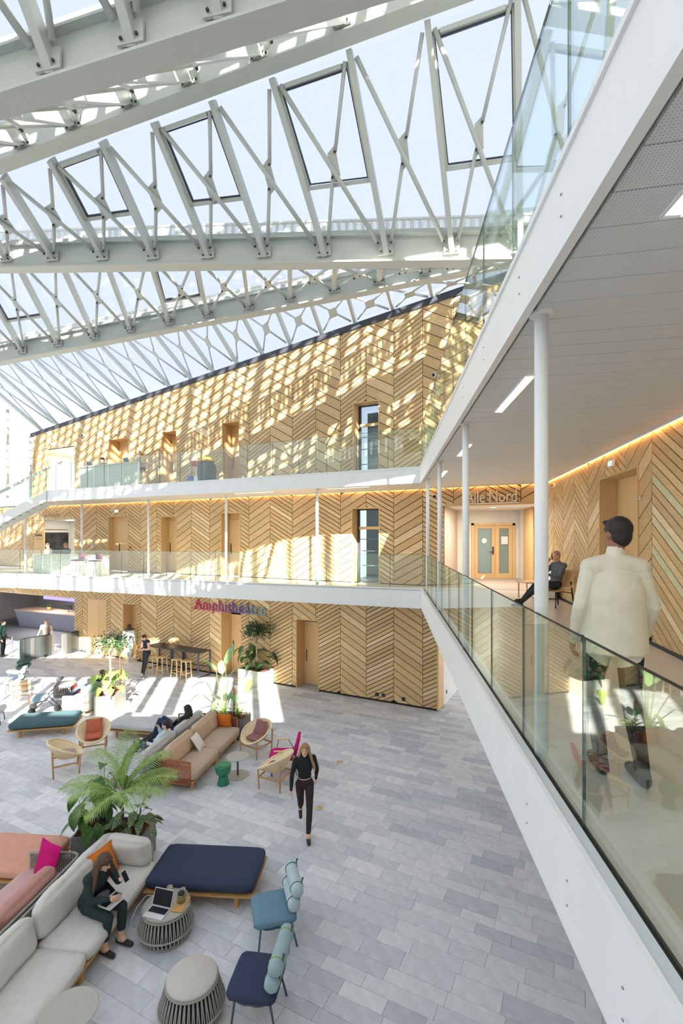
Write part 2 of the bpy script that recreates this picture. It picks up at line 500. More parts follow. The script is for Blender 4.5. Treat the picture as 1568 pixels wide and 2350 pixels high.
# ------------------------------------------------------------------ chevron board walls
def chevron(parent, seams, regions, first_parity, pitch_a, pitch_b, slope, openings, keep, viewY, thick=0.022, gap=0.026, seed=0, pale=0.0):
    """boards of alternating direction between the seams; regions = list of convex (x,z) polygons, openings = (x0,x1,z0,z1)"""
    R = random.Random(seed)
    pcs = []
    for k in range(len(seams) - 1):
        xa, xb = seams[k] + 0.008, seams[k + 1] - 0.008
        up = ((k + first_parity) % 2 == 1)            # z rises with local x
        pitch = pitch_a if up else pitch_b
        m = slope if up else -slope
        off = R.uniform(0, pitch)
        z = -1.5 + off
        while z < 16:
            h = pitch - gap
            za = z - (m * (xb - xa) if m > 0 else 0)
            P = [(xa, za), (xb, za + m * (xb - xa)), (xb, za + m * (xb - xa) + h), (xa, za + h)]
            z += pitch
            if max(p[1] for p in P) < min(min(q[1] for q in r) for r in regions) - .01: continue
            mi = OAKW[R.randrange(len(OAKW))]
            if pale and xb < 0.95 and R.random() < pale: mi = 5
            dp = R.uniform(-0.002, 0.003)
            for rg in regions:
                c = clip_convex(P, rg)
                if len(c) < 3 or area(c) < 0.004: continue
                sub = [c]
                for (ox0, ox1, oz0, oz1) in openings:
                    nx = []
                    for q in sub:
                        xs = [p[0] for p in q]; zs = [p[1] for p in q]
                        if max(xs) <= ox0 or min(xs) >= ox1 or min(zs) >= oz1 or max(zs) <= oz0: nx.append(q); continue
                        for piece in (clip(q, 1, 0, ox0), clip(q, -1, 0, -ox1), clip(clip(clip(q, 1, 0, ox1), -1, 0, -ox0), 0, -1, -oz1)):
                            if len(piece) >= 3 and area(piece) > 0.003: nx.append(piece)
                    sub = nx
                for q in sub:
                    cx = sum(p[0] for p in q) / len(q)
                    pcs.append((area(q) / viewY(cx) ** 2, q, mi, thick + dp))
    pcs.sort(key=lambda a: -a[0])
    for a, q, mi, th in pcs[:keep]:
        cx = sum(p[0] for p in q) / len(q); cz = sum(p[1] for p in q) / len(q)
        o = MB().slab_xz([(p[0] - cx, p[1] - cz) for p in q], th, 0).build('board', OAK[mi] if mi < 5 else 'pale_green_plank', parent)
        o.location = (cx, 0, cz)
    mb = MB()
    for a, q, mi, th in pcs[keep:]:
        mb.slab_xz(q, th, 0, mi)
    if mb.v: tag(mb.build('boards_beyond', OAK + [MATS['pale_green_plank']], parent), kind='stuff')
def backing(parent, x0, x1, z0, z1, openings, name='backing', m='dark_joint', ztop=None, t=0.12):
    """dark sheet behind the boards, with the openings cut out"""
    mb = MB()
    xs = sorted(set([x0, x1] + [v for o in openings for v in o[:2] if x0 < v < x1]))
    for a, b in zip(xs, xs[1:]):
        c = (a + b) / 2
        lo = z0
        for o in openings:
            if o[0] < c < o[1]: lo = max(lo, o[3])
        za, zb = (z1, z1) if ztop is None else (ztop(a), ztop(b))
        mb.slab_xz([(a, lo), (b, lo), (b, zb), (a, za)], -0.003, -t)
    return mb.build(name, m, parent)
SEAMS = [0.516 + 1.03 * k for k in range(-4, 29)]
vY = lambda x: P0.y + WU.y * x
def rect(x0, x1, z0, z1): return [(x0, z0), (x1, z0), (x1, z1), (x0, z1)]
# openings: pixel columns and top row
def opening(pl, pr, ptop, z0): return (wx(pr), wx(pl), z0, wz(pr, ptop))
OG = {'rec': (wx(172), WALLX, 0, wz(172, 1374)), 'a': opening(200, 246, 1377, 0), 'b': opening(283, 315, 1387, 0), 'c': opening(508, 555, 1405, 0), 'd': opening(680, 732, 1424, 0)}
O1 = {'pointe': opening(77, 172, 1191, Z1), 'a': opening(249, 295, 1184, Z1), 'b': opening(370, 407, 1184, Z1), 'c': opening(508, 553, 1175, Z1), 'win': opening(808, 872, 1164, Z1), 'portal': (-4.2, -0.18, Z1, wz(1010, 1160))}
O2 = {'pointe': opening(80, 172, 1023, Z2), 'a': opening(250, 295, 1003, Z2), 'b': opening(372, 407, 987, Z2), 'c': opening(510, 551, 965, Z2), 'win': opening(811, 871, 917, Z2)}
ZTA = (wx(75), wz(75, 1002)); ZTB = (wx(1064), wz(1064, 675))
def ztop(x): return ZTA[1] + (ZTB[1] - ZTA[1]) * (x - ZTA[0]) / (ZTB[0] - ZTA[0])
XE = wx(75)
wg = struct('wall_far_ground', (P0.x, P0.y, 0), RZ_W, 'ground floor oak chevron board wall behind the lounge')
backing(wg, 0, WALLX, 0, S1B + 0.4, OG.values())
chevron(wg, [s for s in SEAMS if s > -1 and s < 30], [rect(0.03, WALLX, 0.07, S1B + 0.3)], 0, 0.265, 0.150, 0.56, list(OG.values()), 300, vY, seed=11)
w1 = struct('wall_far_first', (P0.x, P0.y, 0), RZ_W, 'first floor oak chevron board wall along the gallery')
backing(w1, -3.3, WALLX, Z1 - 0.3, S2B + 0.1, O1.values())
chevron(w1, SEAMS, [rect(-3.24, WALLX, Z1 + 0.03, S2B)], 0, 0.165, 0.285, 0.56, list(O1.values()), 300, vY, seed=12)
w2 = struct('wall_far_second', (P0.x, P0.y, 0), RZ_W, 'second floor oak chevron board wall under the glass roof')
backing(w2, -3.3, XE, Z2 - 0.3, 13, O2.values(), ztop=ztop)
chevron(w2, SEAMS, [[(-3.24, Z2 + 0.03), (XE, Z2 + 0.03), (XE, ztop(XE)), (-3.24, ztop(-3.24))]], 0, 0.37, 0.158, 0.56, list(O2.values()), 300, vY, seed=13)
# dark band along the top of the second floor wall
cb = MB()
pa, pb = (-3.3, ztop(-3.3)), (XE + 0.1, ztop(XE + 0.1))
cb.slab_xz([pa, pb, (pb[0], pb[1] + 0.17), (pa[0], pa[1] + 0.24)], 0.06, -0.25)
o = cb.build('trim_1', 'anthracite'); o.location = (P0.x, P0.y, 0); o.rotation_euler = (0, 0, RZ_W)
tag(o, 'dark grey metal flashing along the sloping top of the board wall', None, None, 'structure')

# recessed oak doors, niches and windows of the far wall
def recess(name, op, depth, lab, kind, base, plate=True):
    x0, x1, z0, z1 = op
    r = struct(name, (P0.x, P0.y, 0), RZ_W, lab)
    for a_, b_ in ((x1 - 0.03, x1 + 0.004), (x0 - 0.004, x0 + 0.03)): MB().box(a_, b_, -depth, 0.032, z0, z1 + 0.004).build('jamb', 'oak_flat', r)
    MB().box(x0 + 0.03, x1 - 0.03, -depth, 0.032, z1 - 0.03, z1 + 0.004).build('door_head', 'oak_flat', r)
    x0 += 0.03; x1 -= 0.03; z1 -= 0.03
    W = x1 - x0
    if kind == 'door':
        MB().box(x0, x1, -depth - 0.06, -depth + 0.0, z0, z1).build('back_panel', 'oak_flat', r)
        lw = min(0.95, W)
        lf = MB().box(x0 + 0.02, x0 + lw, -depth, -depth + 0.03, z0 + 0.01, min(z1 - 0.02, z0 + 2.35)).build('door_leaf', 'oak_door', r)
        MB().bar((x0 + lw - 0.1, -depth + 0.06, z0 + 0.9), (x0 + lw - 0.1, -depth + 0.06, z0 + 1.35), 0.025, 0.025, (0, 1, 0)).build('pull_handle', 'bolt_dark', lf)
        if base == 'transom':
            MB().box(x0 + 0.04, x1 - 0.03, -depth + 0.03, -depth + 0.035, z0 + 2.45, z1 - 0.02).build('transom_pane', 'dark_pane', r)
            MB().box(x0, x1, -depth, -depth + 0.045, z0 + 2.35, z0 + 2.45).build('rail', 'oak_door', r)
    elif kind == 'flush':
        MB().box(x0, x0 + W * 0.42, -0.03, 0.012, z0 + 0.01, z1).build('side_panel', 'oak_flat', r)
        MB().box(x0 + W * 0.42 + 0.008, x1, -0.03, 0.008, z0 + 0.01, z1).build('door_leaf', 'oak_door', r)
    elif kind == 'window':
        MB().box(x0, x0 + 0.05, -depth, -depth + 0.06, z0, z1).box(x1 - 0.09, x1, -depth, -depth + 0.06, z0, z1).box(x0, x1, -depth, -depth + 0.06, z1 - 0.04, z1).build('window_frame', 'anthracite', r)
        zz = z0 + (z1 - z0) * 0.74
        MB().box(x0 + 0.04, x1 - 0.08, -depth - 0.01, -depth + 0.08, zz - 0.05, zz + 0.05).build('transom_bar', 'oak_door', r)
        for f in (0.22, 0.42, 0.58):
            q = z0 + (z1 - z0) * f
            MB().box(x0 + 0.05, x1 - 0.08, -depth - 0.02, -depth + 0.02, q, q + 0.03).build('guard_rail', 'steel_white', r)
        MB().box(x0 + 0.05, x1 - 0.09, -depth + 0.02, -depth + 0.03, z0, zz - 0.05).build('pane', 'window_glass', r)
        MB().box(x0 + 0.05, x1 - 0.09, -depth + 0.02, -depth + 0.03, zz + 0.05, z1 - 0.04).build('pane', 'window_glass', r)
        MB().box(x0 - 0.6, x1 + 0.6, -depth - 2.2, -depth - 2.1, z0, z1 + .3).build('room_wall', 'room_grey', r)
        MB().box(x0 - 0.6, x1 + 0.6, -depth - 2.2, -depth, z0 - 0.05, z0).build('room_floor', 'resin_floor', r)
    return r
mat('dark_pane', (44, 36, 34), 0.15); mat('room_grey', (120, 128, 134), 0.8, var=0.2, scale=2)
recess('door_1', OG['a'], 0.05, 'flush oak door beside the reception opening', 'flush', '')
recess('door_2', OG['b'], 0.55, 'recessed oak door being entered by a person in white', 'door', 'transom')
recess('door_3', OG['c'], 0.60, 'recessed oak door under the lettering with a dark transom', 'door', 'transom')
d4 = recess('door_4', OG['d'], 0.60, 'recessed oak door with dark transom right of the wall planter', 'door', 'transom')
recess('door_5', O1['a'], 0.25, 'wide oak door niche on the first floor right of the second column', 'door', '')
recess('door_6', O1['b'], 0.45, 'narrow oak door niche on the first floor', 'door', '')
recess('door_7', O1['c'], 0.50, 'oak door niche behind the third white column', 'door', '')
recess('window_1', O1['win'], 0.45, 'tall first floor window in an oak reveal', 'window', '')
recess('door_8', O2['a'], 0.55, 'oak niche above the laptop counter', 'door', '')
recess('door_9', O2['b'], 0.55, 'oak door niche left of the cleaning trolley', 'door', '')
recess('door_10', O2['c'], 0.60, 'oak door niche right of the cleaning trolley', 'door', '')
recess('window_2', O2['win'], 0.45, 'tall second floor window in an oak reveal', 'window', '')
# two openings to the rooms at the far end of the wall
def room(name, op, depth, lab, mw, mf, jamb=0.9):
    x0, x1, z0, z1 = op
    r = struct(name, (P0.x, P0.y, 0), RZ_W, lab)
    MB().box(x0, x1 + 0.6, -depth - 0.1, -depth, z0, z1 + 0.1).build('back_wall', mw, r)
    MB().box(x1, x1 + 0.1, -depth, -0.0, z0, z1).box(x0 - 0.1, x0, -depth, -0.0, z0, z1).build('side_wall', mw, r)
    MB().box(x0, x1, -depth, 0, z0 - 0.06, z0 + 0.005).build('room_floor', mf, r)
    MB().box(x0, x1, -depth, 0.02, z1, z1 + 0.08).build('room_ceiling', 'soffit_white', r)
    if jamb: MB().box(x1 - jamb, x1 + 0.02, -0.06, 0.0, z0, z1).build('side_panel', 'oak_flat', r)
    return r
mat('room_white', (232, 230, 224), 0.8); mat('room_dark', (136, 132, 134), 0.8, var=0.05, scale=2); mat('mural', (40, 42, 44), 0.7, var=0.9, scale=3.5)
mat('dark_stone', (104, 106, 116), 0.5, var=0.1, scale=6)
room('wall_pointe_second', O2['pointe'], 2.6, 'white room behind the second floor opening', 'room_white', 'resin_floor', 1.15)
rp = room('wall_pointe_first', O1['pointe'], 2.0, 'room with a dark photo mural behind the first floor opening', 'room_white', 'resin_floor', 0.9)
x0, x1, z0, z1 = O1['pointe']
mu = MB().box(x1 - 0.03, x1 - 0.005, -1.95, -0.1, z0 + 0.05, z0 + (z1 - z0) * 0.74).build('photo_mural', 'mural', rp)
MB().bar((x1 - 0.06, -1.9, z0 + (z1 - z0) * 0.80), (x1 - 0.06, -0.1, z0 + (z1 - z0) * 0.80), 0.03, 0.03).build('rail', 'black_rubber', rp)
for wd, zz in (('La', 1.86), ('Fabrika', 1.66)): text('lettering', wd, 0.21, 'black_rubber', rp, T(x1 - 0.14, 0.01, z0 + zz, pi, pi / 2), 0.006, 'LEFT')
MB().box(x1 - 0.72, x1 - 0.25, 0.0, 0.006, z0 + 1.50, z0 + 1.515).build('rule', 'black_rubber', rp)
room('wall_reception', OG['rec'], 5.0, 'grey reception room behind the ground floor opening', 'room_dark', 'dark_stone', 0)
# end of the ground floor wall and the passage behind it
rw = struct('wall_passage', (P0.x, P0.y, 0), RZ_W, 'oak wall end and white passage wall under the gallery')
MB().box(-0.02, 0.03, -0.62, 0.03, 0.03, S1B).build('end_panel', 'oak_flat', rw)
MB().box(0.0, 0.12, -7, -0.62, 0, S1B).build('passage_wall', 'plaster', rw)
MB().box(-0.02, 0.0, -7, -0.64, 0, 0.09).build('skirting', 'white_paint', rw)
MB().box(-9, 0, -7.1, -7, 0, S1B).build('passage_end', 'plaster', rw)
MB().box(-0.012, 0.0, -1.1, -1.0, 0.28, 0.40).build('socket', 'black_rubber', rw)
# black sockets in the boards
for i, (px, py) in enumerate(((866, 1593), (881, 1595), (927, 1604))):
    o = MB().box(-0.06, 0.06, 0.02, 0.04, -0.06, 0.06).build('wall_socket', 'black_rubber')
    MB().lathe([(0.03, 0), (0.03, 0.005), (0.0, 0.005)], 12, M=T(0, 0.04, 0, 0, -pi / 2)).build('socket_face', 'anthracite', o)
    o.location = (*wp(wx(px)), wz(px, py)); o.rotation_euler = (0, 0, RZ_W)
    tag(o, 'black wall socket low on the boards, %s' % ('left of the pair', 'right of the pair', 'single one near the corner')[i], 'socket', 'black wall sockets')

# ------------------------------------------------------------------ gallery slabs
def slab(name, lab, edge, inner, zb, zt, up, edge_m='white_paint'):
    r = struct(name, (0, 0, 0), 0, lab)
    poly = edge + inner
    me = MB()
    n = len(poly)
    me.add([(p[0], p[1], zb) for p in poly] + [(p[0], p[1], zt) for p in poly],
           [tuple(range(n - 1, -1, -1)), tuple(range(n, 2 * n))] + [(i, (i + 1) % n, n + (i + 1) % n, n + i) for i in range(n)], 0)
    o = me.build('slab', 'resin_floor', r)
    return r
def offset_line(pts, d):
    """offset a plan polyline to its right-hand side by d"""
    out = []
    for i, p in enumerate(pts):
        a = Vector(pts[max(i - 1, 0)]); b = Vector(pts[min(i + 1, len(pts) - 1)])
        if 0 < i < len(pts) - 1:
            d1 = (Vector(p) - a).normalized(); d2 = (b - Vector(p)).normalized()
            n1 = Vector((d1.y, -d1.x)); n2 = Vector((d2.y, -d2.x)); nn = (n1 + n2).normalized()
            nn = nn / max(0.3, nn.dot(n1))
        else:
            dd = (b - a).normalized(); nn = Vector((dd.y, -dd.x))
        out.append(tuple(Vector(p) + nn * d))
    return out
EDGE1 = [ge(EDGE_P, -5.0), C1, L1, L1b]
EDGE2 = [ge(EDGE_P, -5.0), C2, L2]
def fascia(parent, edge, zb, zt, name='fascia', th=0.06):
    inn = offset_line(edge, th)
    for i in range(len(edge) - 1):
        P = [edge[i], edge[i + 1], inn[i + 1], inn[i]]
        MB().prism(P[::-1], zb, zt).build(name, 'white_paint', parent)
E1i = offset_line(EDGE1, 0.05); E2i = offset_line(EDGE2, 0.05)
f1 = slab('floor_first', 'first floor gallery slab with white steel edge', E1i, [wp(WALLX, 0.0), wp(-3.24, 0.0), qp(-11.5)], S1B + 0.02, Z1, 0)
f2 = slab('floor_second', 'second floor gallery slab with white steel edge', E2i, [wp(XE + 0.3, 0.0), wp(-3.24, 0.0), qp(-11.5)], S2B + 0.06, Z2, 0)
fascia(f1, EDGE1, S1B - 0.0, Z1 + 0.085)
fascia(f2, EDGE2, S2B, Z2 + 0.06)
def ledge(parent, edge, a, b, z0, z1, name, m):
    A, B = offset_line(edge, a), offset_line(edge, b)
    for i in range(len(edge) - 1):
        MB().prism([A[i], A[i + 1], B[i + 1], B[i]][::-1], z0, z1).build(name, m, parent)
mat('ledge_grey', (205, 210, 212), 0.35)
ledge(f1, EDGE1, -0.018, 0.012, Z1 + 0.055, Z1 + 0.095, 'edge_bead', 'white_paint')
ledge(f1, EDGE1, 0.0, 0.072, Z1 + 0.03, Z1 + 0.088, 'edge_cap', 'ledge_grey')
ledge(f1, EDGE1, 0.072, 0.115, Z1 - 0.02, Z1 + 0.07, 'glazing_channel', 'black_rubber')
ledge(f2, EDGE2, -0.02, 0.05, Z2 + 0.03, Z2 + 0.07, 'edge_bead', 'white_paint')
mat('metal_soft', (150, 152, 152), 0.5)
# fixing screws on the near fascias
for t, z in ((2.66, 3.93), (2.66, 3.80), (3.4, 3.93), (3.4, 3.80), (2.05, 3.93), (2.05, 3.80)):
    p = ge(EDGE_P - 0.002, t); MB().box(-0.003, 0.003, -0.005, 0.005, z - 0.004, z + 0.004, M=Matrix.Translation((p[0], p[1], 0))).build('screw', 'metal_soft', f1)
for t, z in ((2.75, 7.62), (2.75, 7.5), (3.6, 7.62), (3.6, 7.5), (4.9, 7.62), (4.9, 7.5), (6.2, 7.62), (6.2, 7.5)):
    p = ge(EDGE_P - 0.002, t); MB().box(-0.003, 0.003, -0.006, 0.006, z - 0.005, z + 0.005, M=Matrix.Translation((p[0], p[1], 0))).build('screw', 'metal_soft', f2)

# soffit of the second floor: perforated metal strips over the right gallery, plain board over the far one
cl = struct('ceiling', (Q0.x, Q0.y, 0), VA, 'white perforated metal strip soffit over the first floor gallery')
def toq(p):
    d = Vector(p) - Q0
    return (d.dot(QV), d.dot(QN))
inner_edge = offset_line(EDGE2, 0.10)
quad = [toq(p) for p in (inner_edge[0], qp(-11.4), wp(-3.24, 0.02), inner_edge[1])]
if sum(quad[i][0] * quad[(i + 1) % 4][1] - quad[(i + 1) % 4][0] * quad[i][1] for i in range(4)) < 0: quad = quad[::-1]
x = -11.0; ns = 0
while x < 9.5:
    c = clip_convex([(x + 0.004, -1), (x + 0.266, -1), (x + 0.266, 9), (x + 0.004, 9)], quad)
    if len(c) >= 3 and area(c) > 0.01:
        MB().prism(c, S2B + 0.03, S2B + 0.05).build('soffit_strip', 'soffit_perf', cl)
    x += 0.27
fq = [inner_edge[1], inner_edge[2], wp(XE, 0.0), wp(-3.24, 0.0)]
MB().prism(fq[::-1], S2B + 0.03, S2B + 0.05).build('soffit_board', 'soffit_white', tag(empty('ceiling_far'), 'plain white soffit over the far first floor gallery', None, None, 'structure'))
fq1 = offset_line(EDGE1, 0.1)
# recessed linear lamps
for i, (t0, t1) in enumerate(((1.22, 2.56), (5.05, 6.42), (8.65, 9.85), (12.1, 13.3))):
    a, b = ge(1.42, t0), ge(1.42, t1)
    o = thing('linear_lamp', 'recessed white linear lamp in the gallery soffit, %s' % ('nearest to the eye', 'second from the eye', 'third from the eye', 'farthest by the portal')[i], 'lamp', ((a[0] + b[0]) / 2, (a[1] + b[1]) / 2, S2B + 0.03), atan2(b[1] - a[1], b[0] - a[0]), 'recessed lamps in the gallery soffit')
    L = (t1 - t0) / 2
    MB().box(-L, L, -0.045, 0.045, -0.006, 0.0).build('diffuser', 'lamp_white', o)
    MB().box(-L - 0.02, L + 0.02, 0.045, 0.06, -0.012, 0.0).box(-L - 0.02, L + 0.02, -0.06, -0.045, -0.012, 0.0).build('trim_ring', 'white_paint', o)
for i, (pa_, pb_) in enumerate(((540, 625), (750, 846))):
    Yc = 17.6 - i * 1.5
    a, b = at(pa_, 1133 - 10 * i, 1), at(pb_, 1130 - 9 * i, 1)
    xa, xb = wxo(pa_, 1.3), wxo(pb_, 1.3)
    o = thing('linear_lamp', 'thin linear lamp under the far gallery slab, %s' % ('left of the two', 'right of the two')[i], 'lamp', (*wp((xa + xb) / 2, 1.3), S2B + 0.03), RZ_W, 'lamps under the far slab')
    L = abs(xa - xb) / 2
    MB().box(-L, L, -0.03, 0.03, -0.012, 0).build('diffuser', 'lamp_white', o)
    MB().box(-L - .02, L + .02, 0.03, 0.04, -0.016, 0).build('trim_ring', 'white_paint', o)

# warm LED strips at the top of the first floor walls
led = thing('led_strip', 'warm glowing light strip along the top of the far board wall', 'light strip', (P0.x, P0.y, 0), RZ_W, 'warm light strips')
MB().box(-3.2, WALLX, 0.03, 0.06, S2B + 0.005, S2B + 0.028).build('diffuser', 'led_warm', led)
MB().box(-3.2, WALLX, 0.06, 0.07, S2B + 0.0, S2B + 0.03).build('profile', 'soffit_white', led)
led = thing('led_strip', 'warm glowing light strip along the top of the right board wall', 'light strip', (Q0.x, Q0.y, 0), VA, 'warm light strips')
MB().box(-5, 8.3, 0.03, 0.06, S2B + 0.005, S2B + 0.028).build('diffuser', 'led_warm', led)
MB().box(-5, 8.3, 0.06, 0.07, S2B + 0.0, S2B + 0.03).build('profile', 'soffit_white', led)

# ------------------------------------------------------------------ right gallery wall
OQ = (1.39, 3.285, Z1, 6.90)
wr = struct('wall_right', (Q0.x, Q0.y, 0), VA, 'oak chevron board wall of the right gallery')
backing(wr, -6, 8.35, Z1 - 0.1, S2B + 0.1, [OQ])
qs = [0.9 + 1.05 * k for k in range(-7, 8)] + [8.36]
chevron(wr, qs, [rect(-6, 8.33, Z1 + 0.05, S2B + 0.02)], 1, 0.155, 0.30, 0.62, [OQ], 300, lambda x: max(1.5, Q0.y + QV.y * x), gap=0.02, seed=21, pale=0.16)
# a few pale boards in the near bay
MB().box(-6, 8.33, 0.0, 0.03, Z1, Z1 + 0.05).build('skirting', 'anthracite', wr)
rr = struct('door_11', (Q0.x, Q0.y, 0), VA, 'deep oak lined door niche in the right gallery wall')
ox0, ox1, oz0, oz1 = OQ
MB().box(ox1 - 0.03, ox1 + 0.004, -0.3, 0.04, oz0, oz1 + 0.004).build('jamb', 'oak_flat', rr)
MB().box(ox0 - 0.004, ox0 + 0.03, -0.3, 0.04, oz0, oz1 + 0.004).build('jamb', 'oak_flat', rr)
MB().box(ox0 + 0.03, ox1 - 0.03, -0.3, 0.04, oz1 - 0.03, oz1 + 0.004).build('door_head', 'oak_flat', rr)
MB().box(ox0 + 0.03, ox1 - 0.03, -0.35, -0.3, oz0, oz1 - 0.03).build('door_leaf', 'oak_flat', rr)
up = struct('wall_right_upper', (Q0.x, Q0.y, 0), VA, 'plain white unseen wall added above the right gallery to occlude the sun')  # out of view, put in as an occluder for the sun
MB().box(-12, 9, -0.3, 0, Z2, 11.2).build('upper_wall', 'plaster', up)
lo = struct('wall_right_ground', (Q0.x, Q0.y, 0), VA, 'white ground floor wall under the right gallery')
MB().box(-12, 8, -0.3, -0.05, 0, S1B).build('lower_wall', 'plaster', lo)

# ------------------------------------------------------------------ portal to the north wing
def lamp_light(name, loc, watts, col=(1.0, 0.93, 0.82), size=0.15):
    l = bpy.data.lights.new(name, 'AREA'); l.energy = watts; l.color = col; l.size = size; l.shape = 'DISK'
    o = bpy.data.objects.new(name, l); COL.objects.link(o); o.location = loc; return o
for i, (op, d_, w_, nm) in enumerate(((O2['pointe'], -1.2, 60, 'white room on the second floor'), (O1['pointe'], -0.9, 30, 'mural room on the first floor'), (OG['rec'], -2.2, 90, 'reception room, right'), ((OG['rec'][0] + 4, OG['rec'][0] + 8, 0, OG['rec'][3]), -2.2, 90, 'reception room, left'))):  # lamps added to brighten the rooms behind the openings
    xx = (op[0] + min(op[1], op[0] + 4)) / 2; p_ = wp(xx, d_)
    o = MB().lathe([(0.0, 0), (0.20, 0.0), (0.21, 0.02)], 20).build('room_fill_lamp', 'lamp_soft'); o.location = (p_[0], p_[1], op[3] - 0.03)
    MB().lathe([(0.21, 0.0), (0.23, 0.0), (0.23, 0.02), (0.21, 0.02)], 20).build('trim_ring', 'white_paint', o)
    tag(o, 'round fill lamp added in the %s' % nm, 'lamp', 'added room fill lamps'); lamp_light('room_fill_light', (p_[0], p_[1], op[3] - 0.07), w_, size=0.4)
pr = struct('wall_portal', (0, 0, 0), 0, 'white lined portal with a glazed oak double door')
zP = O1['portal'][3]
aL, aR = wp(-0.18, 0), wp(-3.24, 0)
YB = 19.0
bl, br = (4.55, YB), (7.05, YB)
MB().prism([aL, bl, (bl[0], bl[1] + 0.1), (aL[0] - 0.12, aL[1] + 0.1)][::-1], Z1, zP).build('left_wall', 'beige_wall', pr)
MB().box(bl[0] - .1, 8.4, YB, YB + 0.1, Z1, zP + .1).build('back_wall', 'plaster', pr)
MB().prism([(6.95, YB), (6.62, 16.6), (6.3, 14.55), (6.5, 14.5), (7.4, YB)], Z1, zP).build('right_wall', 'plaster', pr)
MB().prism([(7.0, 18.9), (6.6, 16.6), (6.56, 16.6), (6.96, 18.9)], Z1 + 0.02, zP).build('side_panel', 'oak_flat', pr)
MB().prism([aL, aR, (8.4, YB), (bl[0] - 0.2, YB)], zP, zP + 0.05).build('portal_ceiling', 'soffit_white', pr)
MB().prism([aL, aR, (7.5, YB), (bl[0] - 0.2, YB)], Z1 - 0.05, Z1 + 0.008).build('carpet', 'carpet', pr)
hd = MB(); hd.prism([wp(-0.18, 0.03), wp(-0.18, -0.3), wp(-3.24, -0.3), wp(-3.24, 0.03)][::-1], zP - 0.03, zP); hd.build('header_soffit', 'oak_flat', pr)
for i, px in enumerate((1100, 1132)):
    g = at(px, 1163, 15.8 + i * 1.1)
    o = MB().lathe([(0.0, 0), (0.085, 0.0), (0.09, 0.012)], 16).build('downlight', 'lamp_soft'); o.location = (g.x, g.y, zP - 0.013)
    MB().lathe([(0.09, 0.0), (0.105, 0.0), (0.105, 0.013), (0.09, 0.013)], 16).build('trim_ring', 'white_paint', o)
    lamp_light('downlight_glow', (g.x, g.y, zP - 0.06), 38)
    tag(o, 'round downlight in the portal ceiling, %s' % ('left of the two', 'right of the two')[i], 'lamp', 'portal downlights')
dd = struct('door_12', (0, YB, 0), 0, 'oak framed glazed double door at the back of the portal')
def dx(px): return (px - CX) / FPX * YB
def dz(py): return HC - (py - HY) / FPX * YB
fr = MB(); xl, xr, zt_ = dx(1082), dx(1181), dz(1201)
fr.box(xl, xl + 0.09, -0.06, 0.06, Z1, zt_).box(xr - 0.09, xr, -0.06, 0.06, Z1, zt_).box(xl, xr, -0.06, 0.06, zt_ - 0.08, zt_)
fr.build('door_frame', 'oak_door', dd)
xm = dx(1136)
for nm, (a, b) in (('door_leaf', (xl + 0.1, xm)), ('door_leaf', (xm + 0.01, xr - 0.1))):
    l = MB().box(a, a + 0.14, -0.05, 0.0, Z1 + 0.01, zt_ - 0.09).box(b - 0.14, b, -0.05, 0.0, Z1 + 0.01, zt_ - 0.09).box(a + .14, b - .14, -0.05, 0.0, Z1 + 0.01, Z1 + 0.2).box(a + .14, b - .14, -0.05, 0.0, zt_ - 0.2, zt_ - 0.09).build(nm, 'oak_door', dd)
    MB().box(a + 0.14, b - 0.14, -0.03, -0.02, Z1 + 0.2, zt_ - 0.2).build('pane', 'window_glass', l)
MB().box(xm - 0.12, xm - 0.06, -0.08, -0.05, Z1 + 0.95, Z1 + 1.25).bar((xm - 0.09, -0.1, Z1 + 1.05), (xm - 0.25, -0.1, Z1 + 1.05), 0.025, 0.025).build('door_handle', 'bolt_dark', dd)
MB().lathe([(0.0, 0), (0.1, 0), (0.1, 0.004), (0, 0.004)], 20, M=T(dx(1111), -0.035, dz(1241), 0, pi / 2)).build('sticker', 'white_paint', dd)
MB().box(dx(1150), dx(1165), -0.036, -0.031, dz(1249), dz(1231)).build('notice', 'white_paint', dd)
MB().box(dx(1080), dx(1200), 0.7, 0.75, Z1, zt_).build('room_wall', mat('lobby', (176, 176, 166), 0.8, var=0.25, scale=1.5), dd)
# raised letters on the header
zs = (wz(1100, 1147))
sg = thing('sign_letters', 'pale metal raised letters reading Aile Nord above the portal', 'sign', (P0.x, P0.y, 0), RZ_W)
mat('letter_pale', (244, 234, 208), 0.5, metal=0.1)
xa, xb = wx(1071), wx(1188)
t_ = text('lettering', 'Aile Nord', 0.52, 'letter_pale', sg, T((xa + xb) / 2, 0.07, zs - 0.09, pi, pi / 2), 0.05)
t_.scale = (abs(xa - xb) / max(0.01, t_.dimensions.x), 1, 1)
MB().box(min(xa, xb) - 0.05, max(xa, xb) + 0.05, 0.05, 0.09, zs - 0.14, zs - 0.11).build('rail', 'letter_pale', sg)
